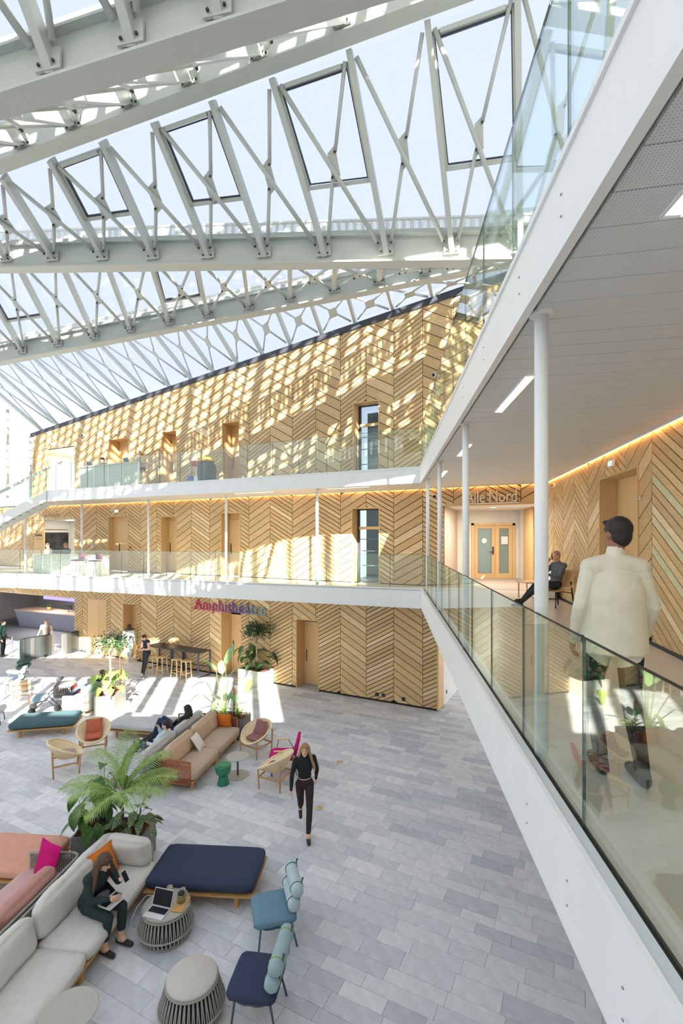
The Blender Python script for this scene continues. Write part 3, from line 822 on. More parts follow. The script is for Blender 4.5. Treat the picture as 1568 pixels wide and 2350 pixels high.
# Amphitheatre lettering: gradient letter colours from crimson to teal
sg = thing('sign_letters', 'crimson to teal raised letters reading Amphithéâtre above the oak door', 'sign', (P0.x, P0.y, 0), RZ_W)
word = 'Amphithéâtre'
cols = [(196, 30, 84), (186, 34, 96), (170, 40, 110), (150, 48, 124), (136, 56, 134), (118, 62, 140), (104, 70, 148), (96, 84, 156), (96, 104, 164), (104, 140, 172), (116, 164, 178), (128, 178, 180)]
xs_ = wx(449); xe_ = wx(614); zb_ = wz(500, 1400)
def twidth(s_):
    t0 = text('measure', s_, 0.60, 'white_paint'); w0 = max(v.co.x for v in t0.data.vertices) if s_ else 0.0; bpy.data.objects.remove(t0); return w0
def tspan(s_):
    t0 = text('measure', s_, 0.60, 'white_paint', None, None, 0.02, 'LEFT'); xs = [v.co.x for v in t0.data.vertices]; bpy.data.objects.remove(t0); return min(xs), max(xs)
starts = []
for i in range(len(word)):
    r_ = tspan(word[:i + 1])[1]; l0, l1 = tspan(word[i]); starts.append(r_ - l1)
tot = tspan(word)[1]
adv = [b - a for a, b in zip(starts, starts[1:] + [tot])]; pos = 0
for ch, cc, ad in zip(word, cols, adv):
    m_ = mat('letter_%d' % int(pos * 100), cc, 0.45)
    text('letter', ch, 0.60, m_, sg, T(xs_ + (xe_ - xs_) * (pos / tot), 0.07, zb_, pi, pi / 2), 0.03, 'LEFT', 1.02)
    pos += ad
for i in range(6):
    a = xs_ + (xe_ - xs_) * i / 6 + (0.12 if i == 0 else 0); b = xs_ + (xe_ - xs_) * (i + 1) / 6
    MB().box(min(a, b), max(a, b), 0.055, 0.075, zb_ - 0.03, zb_).build('rail', MATS['letter_%d' % int(sum(adv[:i * 2]) * 100)], sg)
for lv, (pxa, pxb, py, col) in enumerate(((100, 142, 1186, (206, 178, 150)), (104, 147, 1026, (240, 226, 198)))):
    sg = thing('sign_letters', 'small pale letters reading La Pointe over the %s floor opening' % ('first', 'second')[lv], 'sign', (P0.x, P0.y, 0), RZ_W)
    a, b = wx(pxa), wx(pxb)
    ml_ = mat('letter_pointe_%d' % lv, col, 0.5)
    for wd, f0 in (('La', 0.0), ('Pointe', 0.33)):
        t_ = text('lettering', wd, 0.34, ml_, sg, T(a + (b - a) * f0, 0.07, wz((pxa + pxb) / 2, py), pi, pi / 2), 0.04, 'LEFT')

# ------------------------------------------------------------------ columns
cols_ = [((*ge(1.106, t), ), l) for t, l in ((3.62, 'nearest to the eye'), (7.03, 'second along the right gallery'), (10.5, 'third along the right gallery'), (13.6, 'at the gallery corner'))]
for px, Y_, l in ((728, 16.4, 'right of the tall sun patch'), (519, 18.5, 'in front of an oak door niche'), (341, 20.5, 'between two oak doors'), (188, 22.1, 'right of the small opening'), (58, 23.4, 'at the far left by the stair')):
    cols_.append((((px - CX) / FPX * Y_, Y_), l))
proto = None
for (p, l) in cols_:
    c = thing('column', 'slender round white steel column, %s' % l, 'column', (p[0], p[1], Z1), 0, 'white steel columns of the first floor')
    if proto is None:
        shaft = MB().tube([(0, 0, 0), (0, 0, S2B + 0.03 - Z1)], 0.048, 20).build('shaft', 'white_paint', c, True)
        cap = MB().lathe([(0.048, S2B + 0.01 - Z1), (0.085, S2B + 0.015 - Z1), (0.085, S2B + 0.03 - Z1), (0.0, S2B + 0.03 - Z1)], 20).build('head_plate', 'white_paint', c)
        proto = (shaft, cap)
    else:
        for q in proto: link(q.name.split('.')[0], q.data, c)

# ------------------------------------------------------------------ glass balustrades
def balustrade(name, lab, pts, z0, z1, pw, cap='glass_edge', start=0.0, th=0.014, group='glass balustrades'):
    r = thing(name, lab, 'railing', (0, 0, 0), 0, group)
    for i in range(len(pts) - 1):
        a, b = Vector(pts[i]), Vector(pts[i + 1])
        L = (b - a).length; d = (b - a) / L
        s = -start if i == 0 else 0.0
        while s < L - 0.05:
            e = min(s + pw, L)
            s0 = max(s, 0) + 0.006; e0 = e - 0.006
            p0 = a + d * s0; p1 = a + d * e0; n = Vector((-d.y, d.x)) * th / 2
            MB().prism([tuple(p0 - n), tuple(p1 - n), tuple(p1 + n), tuple(p0 + n)], z0, z1).build('glass_pane', 'rail_glass', r)
            n2 = n * 1.15
            p2 = a + d * (e + 0.004); p1b = a + d * (e - 0.004)
            MB().prism([tuple(p1b - n2), tuple(p2 - n2), tuple(p2 + n2), tuple(p1b + n2)], z0, z1 - 0.003).build('joint_seal', 'glass_edge', r)
            MB().prism([tuple(p0 - n2), tuple(p1 - n2), tuple(p1 + n2), tuple(p0 + n2)], z1, z1 + 0.006).build('top_edge', cap, r)
            s = e
    return r
GL = offset_line(EDGE1, 0.095)
# the right gallery's panes: joints fall at t = 2.73 + 1.18 k
tA = 2.73 - 1.18 * 6
GL[0] = ge(EDGE_P + 0.095, tA)
balustrade('glass_railing', 'clear glass balustrade of the first floor right gallery', [GL[0], GL[1]], Z1 + 0.0, Z1 + 1.10, 1.18, 'black_rubber')
balustrade('glass_railing', 'clear glass balustrade along the far first floor gallery', [GL[1], GL[2], GL[3]], Z1 + 0.0, Z1 + 1.10, 1.05)
G2_ = offset_line(EDGE2, 0.03)
G2_[0] = ge(EDGE_P + 0.03, tA)
balustrade('glass_railing', 'clear glass balustrade of the second floor right gallery', [G2_[0], G2_[1]], Z2 + 0.0, Z2 + 1.22, 1.18)
balustrade('glass_railing', 'clear glass balustrade along the far second floor gallery', [G2_[1], G2_[2]], Z2 + 0.0, Z2 + 1.22, 1.05)

# ------------------------------------------------------------------ stair at the far left, from the second floor down to the left
st = thing('staircase', 'white steel stair descending left from the second floor', 'staircase', (L2[0] + 0.1, L2[1] - 0.1, 0), 0)
sd = Vector((-0.958, -0.287)); sn = Vector((-0.287, 0.958))
def sp(a, b, z): v = sd * a + sn * b; return (v.x, v.y, z)
N = 16; run, rise = 0.28, 0.178
for b0 in (0.0, 1.5):
    q = [(0, Z2 + .05), (0, S2B + 0.02), (N * run + 0.3, S2B - N * rise), (N * run + .3, Z2 - N * rise)]
    MB().add([sp(a, b0, z) for a, z in q] + [sp(a, b0 + 0.05, z) for a, z in q], [(0, 1, 2, 3), (7, 6, 5, 4), (0, 4, 5, 1), (1, 5, 6, 2), (2, 6, 7, 3), (3, 7, 4, 0)]).build('stringer', 'white_paint', st)
for i in range(N):
    a = i * run; z = Z2 - (i + 0.6) * rise
    MB().add([sp(u, v, w_) for w_ in (z - 0.05, z) for u, v in ((a, 0.05), (a + 0.3, 0.05), (a + 0.3, 1.5), (a, 1.5))], [(3, 2, 1, 0), (4, 5, 6, 7), (0, 1, 5, 4), (1, 2, 6, 5), (2, 3, 7, 6), (3, 0, 4, 7)]).build('tread', 'resin_floor', st)
for b0 in (0.025, 1.52):
    for i in range(4):
        a, b = i * 1.1 + 0.02, i * 1.1 + 1.08
        za, zb = Z2 - a * rise / run, Z2 - b * rise / run
        MB().add([sp(u, b0 + o_, w_) for o_ in (0, 0.012) for u, w_ in ((a, za), (b, zb), (b, zb + 1.15), (a, za + 1.15))], [(0, 1, 2, 3), (7, 6, 5, 4), (0, 4, 5, 1), (1, 5, 6, 2), (2, 6, 7, 3), (3, 7, 4, 0)]).build('glass_pane', 'rail_glass', st)
ha = [sp(-0.3, 1.45, Z2 + 1.62), sp(N * run, 1.45, Z2 + 1.62 - N * rise * 1.02)]
MB().bar(ha[0], ha[1], 0.07, 0.12).build('handrail', 'steel_white', st)
# glazed gable at the left end of the second floor
gb = struct('window_3', (*wp(XE + 0.12), 0), RZ_W, 'glazed gable end wall with white mullions at the far left')
for y_ in (0.05, 1.2, 2.35, 3.5):
    MB().box(-0.05, 0.05, y_ - 0.05, y_ + 0.05, Z2, 11.1 + 1.0 * y_).build('mullion', 'steel_white', gb)
for i, y_ in enumerate((0.1, 1.25, 2.4)):
    MB().add([(0, y_, Z2), (0, y_ + 1.05, Z2), (0, y_ + 1.05, 11.1 + (y_ + 1.05)), (0, y_, 11.1 + y_)], [(0, 1, 2, 3)]).build('pane', 'roof_glass', gb)
# opposite wing behind the eye: unseen, its height set to shade the near floor
bk = struct('wall_back', (0, 0, 0), 0, 'white wing of the building opposite the board wall, topped with added sun blockers')
BACK_TOP = 13.6
MB().box(-30, 14, -6.4, -6.0, 0, BACK_TOP).build('facade', 'white_paint', bk)
MB().box(2.4, 14, -6.42, -5.98, BACK_TOP, 17.4).build('sun_block', 'white_paint', bk)  # added block that cuts the sun patch on the right of the floor
xq = -30.0; Rb = random.Random(5)
while xq < 14:                                   # uprights added to stripe the sunlight on the floor
    wq = Rb.choice((0.16, 0.22, 0.3, 0.45)); MB().box(xq, xq + wq, -6.3, -6.05, BACK_TOP, BACK_TOP + 8.0).build('shade_fin', 'white_paint', bk)
    xq += wq + Rb.choice((0.45, 0.6, 0.8, 1.1))
MB().box(-30, 14, -6.35, -6.0, BACK_TOP + 3.2, BACK_TOP + 4.4).build('cross_rail', 'white_paint', bk)  # band added to cast a grey strip across the sunlit floor

re = struct('wall_right_end', (0, 0, 0), 0, 'plain end wall added behind the eye to keep sun off the right gallery')  # unseen wall added so no sun reaches the gallery floor from behind
a_, b_ = ge(EDGE_P + 0.12, -4.9), qp(-11.4)
MB().prism([a_, b_, (b_[0], b_[1] - 0.2), (a_[0], a_[1] - 0.2)][::-1], Z1, 11.2).build('end_wall', 'plaster', re)
# ------------------------------------------------------------------ glass roof: beams, rafters, crossed tubes
RTH = radians(11.0); rc, rs_ = cos(RTH), sin(RTH)
class Beam:
    def __init__(s, x0, y0, pa, ya, pb, yb):
        s.x0, s.y0 = x0, y0
        A, B = s.plan(pa), s.plan(pb)
        s.A = Vector((A[0], A[1], HC + (HY - ya) / FPX * A[1])); s.B = Vector((B[0], B[1], HC + (HY - yb) / FPX * B[1]))
        s.d = (s.B - s.A).normalized()
    def plan(s, px):
        k = (px - CX) / FPX
        t = (k * s.y0 - s.x0) / (rc + k * rs_)
        return (s.x0 + rc * t, s.y0 - rs_ * t)
    def pt(s, px, up=0.0, back=0.0):
        """point on the flange line at that column; back = plan offset away from the eye"""
        k = (px - CX) / FPX
        # solve on the 3-D line
        t = (k * s.A.y - s.A.x) / (s.d.x - k * s.d.y)
        p = s.A + s.d * t
        return p + Vector((rs_ * back, rc * back, up))
BM = {1: Beam(-1.175, 5.0, 0, 278, 784, 38), 2: Beam(-2.0, 8.5, 0, 402, 784, 113), 3: Beam(-2.47, 10.5, 0, 628, 1075, 614), 4: Beam(-3.4, 14.5, 0, 840, 1075, 634)}
bn = Vector((-rs_, -rc, 0))           # towards the eye
FEET = {0: [-60, 142, 325, 518, 725, 950], 1: [-40, 67, 182, 310, 445, 602, 790],
        2: [-78, 30, 135, 247, 362, 486, 613, 748, 888, 1036, 1190, 1352], 3: [-100, -20, 62, 143, 225, 308, 395, 483, 576, 670, 770, 871, 976, 1090, 1210],
        4: [90, 127, 167, 206, 247, 291, 335, 385, 435, 486, 541, 600, 665, 737, 814, 901, 991, 1090]}
TOPS = {1: [-260, -140, -10, 110, 250, 420, 590],
        2: [-218, -110, -5, 105, 225, 345, 480, 620, 799, 981, 1190, 1420], 3: [-150, -50, -46 + 0, 50, 150, 252, 352, 455, 560, 665, 768, 872, 978, 1092, 1212],
        4: [-65, -20, 30, 78, 125, 175, 232, 295, 358, 422, 490, 560, 637, 716, 800, 890, 985, 1088]}
TOPS[3][0:3] = [-250, -150, -50]
mat('flange_warm', (222, 216, 202), 0.5)
for k in (1, 2, 3, 4):
    b = BM[k]
    a_, c_ = (b.pt(-420), b.pt({1: 1080, 2: 1400, 3: 1500, 4: 1330}[k]))
    r = struct('roof_beam', tuple(a_), 0, ('nearest white steel roof beam across the top left', 'second white steel roof beam from the top', 'third white steel roof beam, long and level', 'fourth white steel roof beam just above the board wall')[k - 1])
    e = c_ - a_
    up = Vector((0, 0, 1)); bk_ = -bn
    def strip(o0, o1, z0, z1, name, m):
        vs = []
        for base in (Vector((0, 0, 0)), e):
            for o_, z_ in ((o0, z0), (o1, z0), (o1, z1), (o0, z1)): vs.append(base + bk_ * o_ + up * z_)
        return MB().add(vs, [(0, 1, 2, 3), (7, 6, 5, 4), (0, 4, 5, 1), (1, 5, 6, 2), (2, 6, 7, 3), (3, 7, 4, 0)]).build(name, m, r)
    strip(-0.28, 0.0, 0.0, 0.035, 'bottom_flange', 'steel_white')
    strip(-0.15, -0.125, 0.03, 0.55, 'web', 'steel_white')
    strip(-0.24, 0.02, 0.55, 0.58, 'top_flange', 'steel_white')
    strip(-0.10, 0.12, 0.58, 0.74, 'gutter_profile', 'steel_white')
    go, g0, gh = {1: (0.30, 0.80, 1.30), 2: (0.30, 0.80, 1.10)}.get(k, (0.95, 0.62, 1.62 if k == 3 else 1.45))
    strip(go, go + 0.03, g0, gh, 'walkway_grating', 'grating')
    strip(go - 0.02, go + 0.05, gh - 0.02, gh + 0.02, 'grating_rail', 'white_paint')
ridge = {}
def foot_top(g, i):
    if g == 4:
        x = wx(FEET[4][i]); p = wp(x, -0.05); F = Vector((p[0], p[1], ztop(x) + 0.30))
        px = TOPS[4][i]; y_ = 838 - 0.19 * px if px < 780 else 690 - 0.19 * (px - 780)
        Y = (P0.y + WU.y * wx(max(-400, min(1100, px)))) - 0.9
        Tp = at(px, y_, Y)
        Tp = F + (Tp - F) * 1.25
        return F, Tp
    b = BM[g + 1]
    if g == 0:
        F = b.pt(FEET[0][i], 0.30, -0.20); k = FEET[0][i]
        Tp = F + Vector((-0.30, -1.6, 1.9))
        return F, Tp
    F = b.pt(FEET[g][i], 0.30, -0.20)
    u = BM[g]
    if g == 3:
        Tp = u.pt(TOPS[3][i], 0, 0); k = (TOPS[3][i] - CX) / FPX
        Y = Tp.y + 1.7; Tp = at(TOPS[3][i], HY - (Tp.z - HC) / Tp.y * FPX, Y)
        Tp = F + (Tp - F) * 1.25
    elif g == 2:
        Tp = u.pt(TOPS[2][i], 0.06, 0.12)
    else:
        Tp = u.pt(TOPS[1][i], 0.25, 0.1)
    return F, Tp
plate_me = {}
WINB = {2: (3, 5, 7, 9), 3: (2, 6), 4: (), 0: (), 1: ()}
LABS = {0: 'nearest bay of the glass roof overhead', 1: 'steep sunlit bay of the glass roof between the first two beams', 2: 'large clear bay of the glass roof with opening windows', 3: 'low bay of the glass roof behind the third beam', 4: 'last bay of the glass roof above the board wall'}
for g in (0, 1, 2, 3, 4):
    r = struct('roof_bay', (0, 0, 0), 0, LABS[g])
    FT = [foot_top(g, i) for i in range(len(FEET[g]))]
    ridge[g] = FT
    rr_ = 0.045 if g < 4 else 0.04
    for i, (F, Tp) in enumerate(FT):
        ax = (FT[i + 1][0] - F) if i < len(FT) - 1 else (F - FT[i - 1][0])
        d = (Tp - F).normalized(); nrm = ax.cross(d).normalized()
        if nrm.z < 0: nrm = -nrm
        MB().bar(F - d * 0.12, Tp, 0.10, 0.16, nrm).build('rafter', 'steel_white', r)
        MB().bar(F - d * 0.05 + nrm * 0.11, Tp + nrm * 0.11, 0.055, 0.06, nrm).build('glazing_bar', 'anthracite' if False else 'steel_white', r)
        if g < 4:
            fp = MB().bar(F + Vector((0, 0, -0.13)) - bn * 0.01, F + Vector((0, 0, 0.10)) - bn * 0.01, 0.30, 0.03, bn); pl = fp.build('foot_plate', 'steel_white', r)
            sx_ = ax.normalized()
            for q in (-1, 1):
                for zz in (-0.08,):
                    c = F + sx_ * 0.09 * q + Vector((0, 0, zz)) + bn * 0.02
                    MB().tube([c, c + bn * 0.02], 0.018, 6).build('bolt', 'bolt_dark', pl)
        if i == len(FT) - 1: break
        F2, T2 = FT[i + 1]
        # glass pane above the rafters
        o_ = nrm * 0.13
        q = [F + o_, F2 + o_, T2 + o_, Tp + o_]
        MB().add(q, [(0, 1, 2, 3)]).build('pane', 'roof_glass', r)
        # crossed tubes meeting in a plate, under the rafters
        lo_ = -nrm * 0.02
        sxv = (F2 - F).normalized()
        a0, a1 = F + sxv * 0.13 + d * 0.10 + lo_, T2 - (T2 - Tp).normalized() * 0.10 - (T2 - F2).normalized() * 0.12 + lo_
        b0, b1 = F2 - sxv * 0.13 + (T2 - F2).normalized() * 0.10 + lo_, Tp + (T2 - Tp).normalized() * 0.10 - d * 0.12 + lo_
        mid = (a0 + a1 + b0 + b1) / 4
        MB().tube([b0, b1], rr_ * 0.95, 8).build('brace_tube', 'steel_white', r, True)
        ad = (a1 - a0).normalized()
        MB().tube([a0, mid - ad * 0.20], rr_ * 0.8, 8).build('brace_tube', 'steel_white', r, True)
        MB().tube([mid + ad * 0.20, a1], rr_ * 0.8, 8).build('brace_tube', 'steel_white', r, True)
        bd = (b1 - b0).normalized()
        pv = [mid + ad * 0.27 + bd * 0.03, mid + bd * 0.20, mid - ad * 0.27 - bd * 0.03, mid - bd * 0.20]
        pl = MB().add([p + nrm * h for h in (-0.012, 0.012) for p in pv], [(3, 2, 1, 0), (4, 5, 6, 7), (0, 1, 5, 4), (1, 2, 6, 5), (2, 3, 7, 6), (3, 0, 4, 7)]).build('brace_plate', 'steel_white', r)
        if g in (1, 2, 3):
            for c in (mid + ad * 0.19, mid - ad * 0.19):
                MB().tube([c - nrm * 0.05, c + nrm * 0.03], 0.022, 8).build('bolt', 'bolt_dark', pl)
            for c, dd_ in ((a0, ad), (b0, bd)):
                MB().tube([c - nrm * 0.06, c - nrm * 0.02], 0.022, 8).build('bolt', 'bolt_dark', pl)
        if i in WINB[g]:
            f0, f1 = (0.36, 0.97) if g == 2 else (0.30, 0.97)
            A = [F.lerp(Tp, f0), F2.lerp(T2, f0), F2.lerp(T2, f1), F.lerp(Tp, f1)]
            ins = 0.09
            cen = sum(A, Vector()) / 4
            A = [p + (cen - p).normalized() * ins for p in A]
            wfr = None
            for j in range(4):
                p, q_ = A[j] + nrm * 0.05, A[(j + 1) % 4] + nrm * 0.05
                fb = MB().bar(p, q_, 0.07, 0.09, nrm).build('window_frame', 'steel_white', r)
            for j in range(4):
                p, q_ = A[j] + (cen - A[j]).normalized() * 0.07 + nrm * 0.04, A[(j + 1) % 4] + (cen - A[(j + 1) % 4]).normalized() * 0.07 + nrm * 0.04
                MB().bar(p, q_, 0.025, 0.05, nrm).build('seal', 'anthracite', r)
            MB().bar(A[3].lerp(A[2], 0.1) - nrm * 0.03, A[3].lerp(A[2], 0.9) - nrm * 0.03, 0.06, 0.06, nrm).build('window_opener', 'steel_white', r)
# added out of view above the roof: bands shade beams, a lattice dapples the sunlight
sc = struct('roof_sun_blocker', (0, 2.0, 0), 0, 'unseen lattice and solid bands added above the roof to dapple and block the sun')
for za, zb in ((12.5, 13.5), (20.1, 20.7)):
    MB().box(-20, 12, -0.04, 0.04, za, zb).build('shade_band', 'steel_white', sc)
MB().slab_xz([(-20, 16.6), (-2, 16.6), (12, 15.5), (12, 17.7), (-20, 17.7)], -0.04, 0.04).build('shade_band', 'steel_white', sc)
MB().slab_xz([(-20, 28.6), (12, 21.3), (12, 34), (-20, 34)], -0.05, 0.05).build('shade_band', 'steel_white', sc)
reg = [(-20, 17.6), (12, 17.6), (12, 22), (-20, 29)]
mb, mb2 = MB(), MB(); sk = 0.22; x = -26.0; k = 0
while x < 18:                                    # slightly skewed uprights and sloping rails
    wq = 0.20 if k % 6 else 0.42
    c = clip_convex([(x, 17), (x + wq, 17), (x + wq + 13 * sk, 30), (x + 13 * sk, 30)], reg)
    if len(c) > 2: mb.slab_xz(c, -0.03, 0.03)
    x += 0.47 + (0.25 if k % 6 == 0 else 0); k += 1
z = 8.0
while z < 40:
    c = clip_convex([(-20, z), (12, z - 32 * -0.12), (12, z - 32 * -0.12 + 0.17), (-20, z + 0.17)], reg)
    if len(c) > 2: mb2.slab_xz(c, -0.02, 0.02)
    z += 0.40
tag(mb.build('dapple_bars', 'steel_white', sc), kind='stuff'); tag(mb2.build('dapple_rails', 'steel_white', sc), kind='stuff')
# ------------------------------------------------------------------ furniture
def fabric(name, rgb, var=0.05): return mat(name, rgb, 0.9, var=var, scale=9, bump=0.12, bscale=160, spec=0.2)
fabric('cloth_navy', (60, 67, 90)); fabric('cloth_greige', (212, 209, 203)); fabric('cloth_pink', (208, 172, 166)); fabric('cloth_salmon', (216, 162, 138))
fabric('cloth_rose', (196, 148, 140)); fabric('cloth_magenta', (196, 22, 110), 0.08); fabric('cloth_orange', (222, 126, 46), 0.1); fabric('cloth_tan', (190, 170, 150)); fabric('cloth_tan_back', (200, 174, 148))
fabric('cloth_white', (232, 228, 218)); fabric('cloth_teal', (78, 106, 110)); fabric('cloth_silver', (196, 196, 194)); fabric('cloth_rust', (190, 104, 80)); fabric('cloth_mauve', (150, 104, 104)); fabric('cloth_taupe', (176, 158, 142))
fabric('cloth_blue', (110, 140, 158)); fabric('cloth_paleblue', (182, 200, 202)); fabric('cloth_aqua', (158, 180, 184)); fabric('cloth_green', (70, 92, 90)); fabric('cloth_lilac', (128, 134, 164)); fabric('cloth_beige', (222, 196, 162)); fabric('cloth_cream', (226, 222, 210))
mat('metal_blue', (70, 104, 124), 0.45); mat('metal_slate', (74, 82, 94), 0.45); mat('metal_orange', (206, 122, 72), 0.45); mat('metal_grey', (110, 112, 112), 0.4, metal=0.3); mat('strap_dark', (92, 88, 80), 0.7); mat('strap_lime', (142, 168, 60), 0.7)
mat('rope_grey', (158, 154, 144), 0.8, var=0.1, scale=40); mat('rope_terracotta', (176, 104, 76), 0.8, var=0.08, scale=30); mat('rope_slate', (126, 128, 132), 0.8, var=0.1, scale=30); mat('rope_light', (214, 212, 204), 0.8, var=0.08, scale=30)
mat('stone_top', (176, 174, 164), 0.35, var=0.03); mat('pouf_pad', (200, 194, 184), 0.8, var=0.02); mat('drum_dark', (40, 40, 38), 0.9)
mat('lacquer_green', (30, 128, 88), 0.2); mat('cane', (240, 218, 178), 0.6, var=0.1, scale=60, bump=0.3, bscale=90); mat('table_black', (66, 68, 72), 0.4); mat('concrete', (186, 186, 176), 0.7, var=0.05, scale=6); mat('concrete_dark', (112, 114, 112), 0.6, var=0.05, scale=5); mat('soil', (110, 72, 52), 0.95, var=0.35, scale=30, bump=0.6)
mat('laptop_silver', (214, 214, 214), 0.3, metal=0.3); mat('screen_dark', (26, 28, 34), 0.12); mat('plastic_white', (238, 238, 236), 0.4)
mat('mug_stone', (186, 178, 156), 0.5, var=0.2, scale=60); mat('cable', (236, 236, 234), 0.5)

def cushion(name, label, m, sx, sy, sz, M, group=None, r=None, puff=None, bumps=0.012, seed=0, parent=None):
    o = MB().rbox(sx, sy, sz, r or sz * 0.46, 8, puff if puff is not None else sz * 0.12, bumps=bumps, seed=seed).build(name, m, parent, True)
    o.matrix_local = M
    if parent is None:
        MB().tube([(sx / 2 * a * .97, sy / 2 * b * .97, 0) for a, b in ((-1, -1), (1, -1), (1, 1), (-1, 1))], 0.006, 5, closed=True).build('piping', m, o)
        tag(o, label, 'cushion', group)
    return o
def pillow(label, m, M, s=0.42, t=0.14, seed=0, group='scatter cushions'):
    """square scatter cushion with pinched corners, standing in its local xz plane"""
    n = 9; vs = []; fs = []
    for sd in (1, -1):
        for i in range(n + 1):
            for j in range(n + 1):
                u, v = -1 + 2 * i / n, -1 + 2 * j / n
                h = t / 2 * ((1 - u * u) * (1 - v * v)) ** 0.45
                k = 1 - 0.07 * (1 - abs(v) ** 2) * abs(u) ** 2; k2 = 1 - 0.07 * (1 - abs(u) ** 2) * abs(v) ** 2
                vs.append((u * s / 2 * k, sd * h, v * s / 2 * k2))
    N = (n + 1) ** 2
    for sd in (0, 1):
        for i in range(n):
            for j in range(n):
                q = [sd * N + a * (n + 1) + b for a, b in ((i, j), (i + 1, j), (i + 1, j + 1), (i, j + 1))]
                fs.append(tuple(q if sd == 0 else q[::-1]))
    o = MB().add(vs, fs).build('scatter_cushion', m, None, True); o.matrix_world = M
    ed = [(-1, -1), (0, -.93), (1, -1), (.93, 0), (1, 1), (0, .93), (-1, 1), (-.93, 0)]
    MB().tube([(a * s / 2, 0, b * s / 2) for a, b in ed], 0.005, 5, closed=True).build('seam', m, o)
    return tag(o, label, 'cushion', group)
def daybed(label, cx, cy, rz, m, L=1.75, W=0.98):
    r = thing('daybed', label, 'daybed', (cx, cy, 0), rz, 'upholstered daybeds')
    MB().rbox(L - 0.04, W - 0.04, 0.19, 0.085, 8, 0.012, M=T(0, 0, 0.335)).build('mattress', m, r, True)
    f = MB().rbox(L, W, 0.035, 0.015, 3, M=T(0, 0, 0.222)).build('platform', 'teak', r)
    for a in (-1, 1):
        for b in (-1, 1):
            MB().lathe([(0.036, 0), (0.036, 0.205)], 12, (a * (L / 2 - 0.30), b * (W / 2 - 0.12))).build('leg', 'teak', r)
        MB().box(a * (L / 2 - 0.30) - 0.025, a * (L / 2 - 0.30) + 0.025, -W / 2 + 0.12, W / 2 - 0.12, 0.12, 0.205).build('cross_rail', 'teak', r)
    return r
def local_M(o): return Matrix.Translation(o.location) @ Matrix.Rotation(o.rotation_euler.z, 4, 'Z')
def sofa(label, ox, oy, rz, L, D, mseat, mback, mrope, modules=2, far_arm=True, near_arm=True, backs=True, back_h=0.72, group='rope framed sofas', seed=1, arm_h=None):
    """front along y=0, back at y=D, length along x; rope-wrapped tubular frame behind the cushions"""
    r = thing('sofa', label, 'sofa', (ox, oy, 0), rz, group)
    arm_h = arm_h or back_h - 0.06
    MB().box(0.02, L - 0.02, 0.04, D - 0.06, 0.19, 0.235).build('platform', 'teak', r)
    for a in (0.12, L / 2, L - 0.12):
        for b in (0.12, D - 0.18):
            MB().rbox(0.075, 0.06, 0.20, 0.02, 3, M=T(a, b, 0.10)).build('leg', 'teak', r)
    ml = L / modules
    for i in range(modules):
        MB().rbox(ml - 0.015, D - 0.22, 0.20, 0.085, 9, 0.014, M=T(ml * (i + .5), (D - 0.22) / 2, 0.335), bumps=0.004, seed=seed + i).build('seat_cushion', mseat, r, True)
        if backs:
            MB().rbox(ml - 0.10, 0.20, 0.46, 0.09, 9, 0.03, M=T(ml * (i + .5), D - 0.22, 0.64) @ Matrix.Rotation(radians(-10), 4, 'X'), bumps=0.012, seed=seed + 7 + i).build('back_cushion', mback, r, True)
    # tubular frame: back with rounded returns at the ends
    zb, zt = 0.17, back_h
    def outline(z, h):
        pts = []
        if near_arm: pts += [(0.0, 0.10, z), (0.0, D - 0.14, h), (0.04, D - 0.05, h)]
        pts += [(0.12 if near_arm else 0.02, D - 0.02, h), (L / 2, D - 0.02, h), (L - (0.12 if far_arm else 0.02), D - 0.02, h)]
        if far_arm: pts += [(L - 0.04, D - 0.05, h), (L, D - 0.14, h), (L, 0.10, z)]
        return pts
    top = outline(arm_h, zt); bot = outline(zb, zb)
    MB().tube(top, 0.020, 8).build('top_rail', mrope, r, True)
    MB().tube(bot, 0.020, 8).build('bottom_rail', mrope, r, True)
    for q, w_ in ((top[0], bot[0]), (top[-1], bot[-1])): MB().tube([q, w_], 0.020, 8).build('end_post', mrope, r, True)
    # rope strands
    def along(pts, n):
        ls = [0]
        for a, b in zip(pts, pts[1:]): ls.append(ls[-1] + (Vector(b) - Vector(a)).length)
        out = []
        for k in range(n + 1):
            s = ls[-1] * k / n; i = max(j for j in range(len(ls) - 1) if ls[j] <= s + 1e-9)
            f = (s - ls[i]) / max(1e-9, ls[i + 1] - ls[i]); out.append(Vector(pts[i]).lerp(Vector(pts[i + 1]), f))
        return out
    n = int((L + 2 * D) / 0.045)
    ta, ba = along(top, n), along(bot, n)
    mb = MB()
    for k in range(n):
        mb.bar(ta[k], ba[min(n, k + 1)], 0.018, 0.008, (0, 1, 0)); mb.bar(ta[min(n, k + 1)], ba[k], 0.018, 0.008, (0, 1, 0))
    tag(mb.build('rope_strands', mrope, r), kind='stuff')
    return r
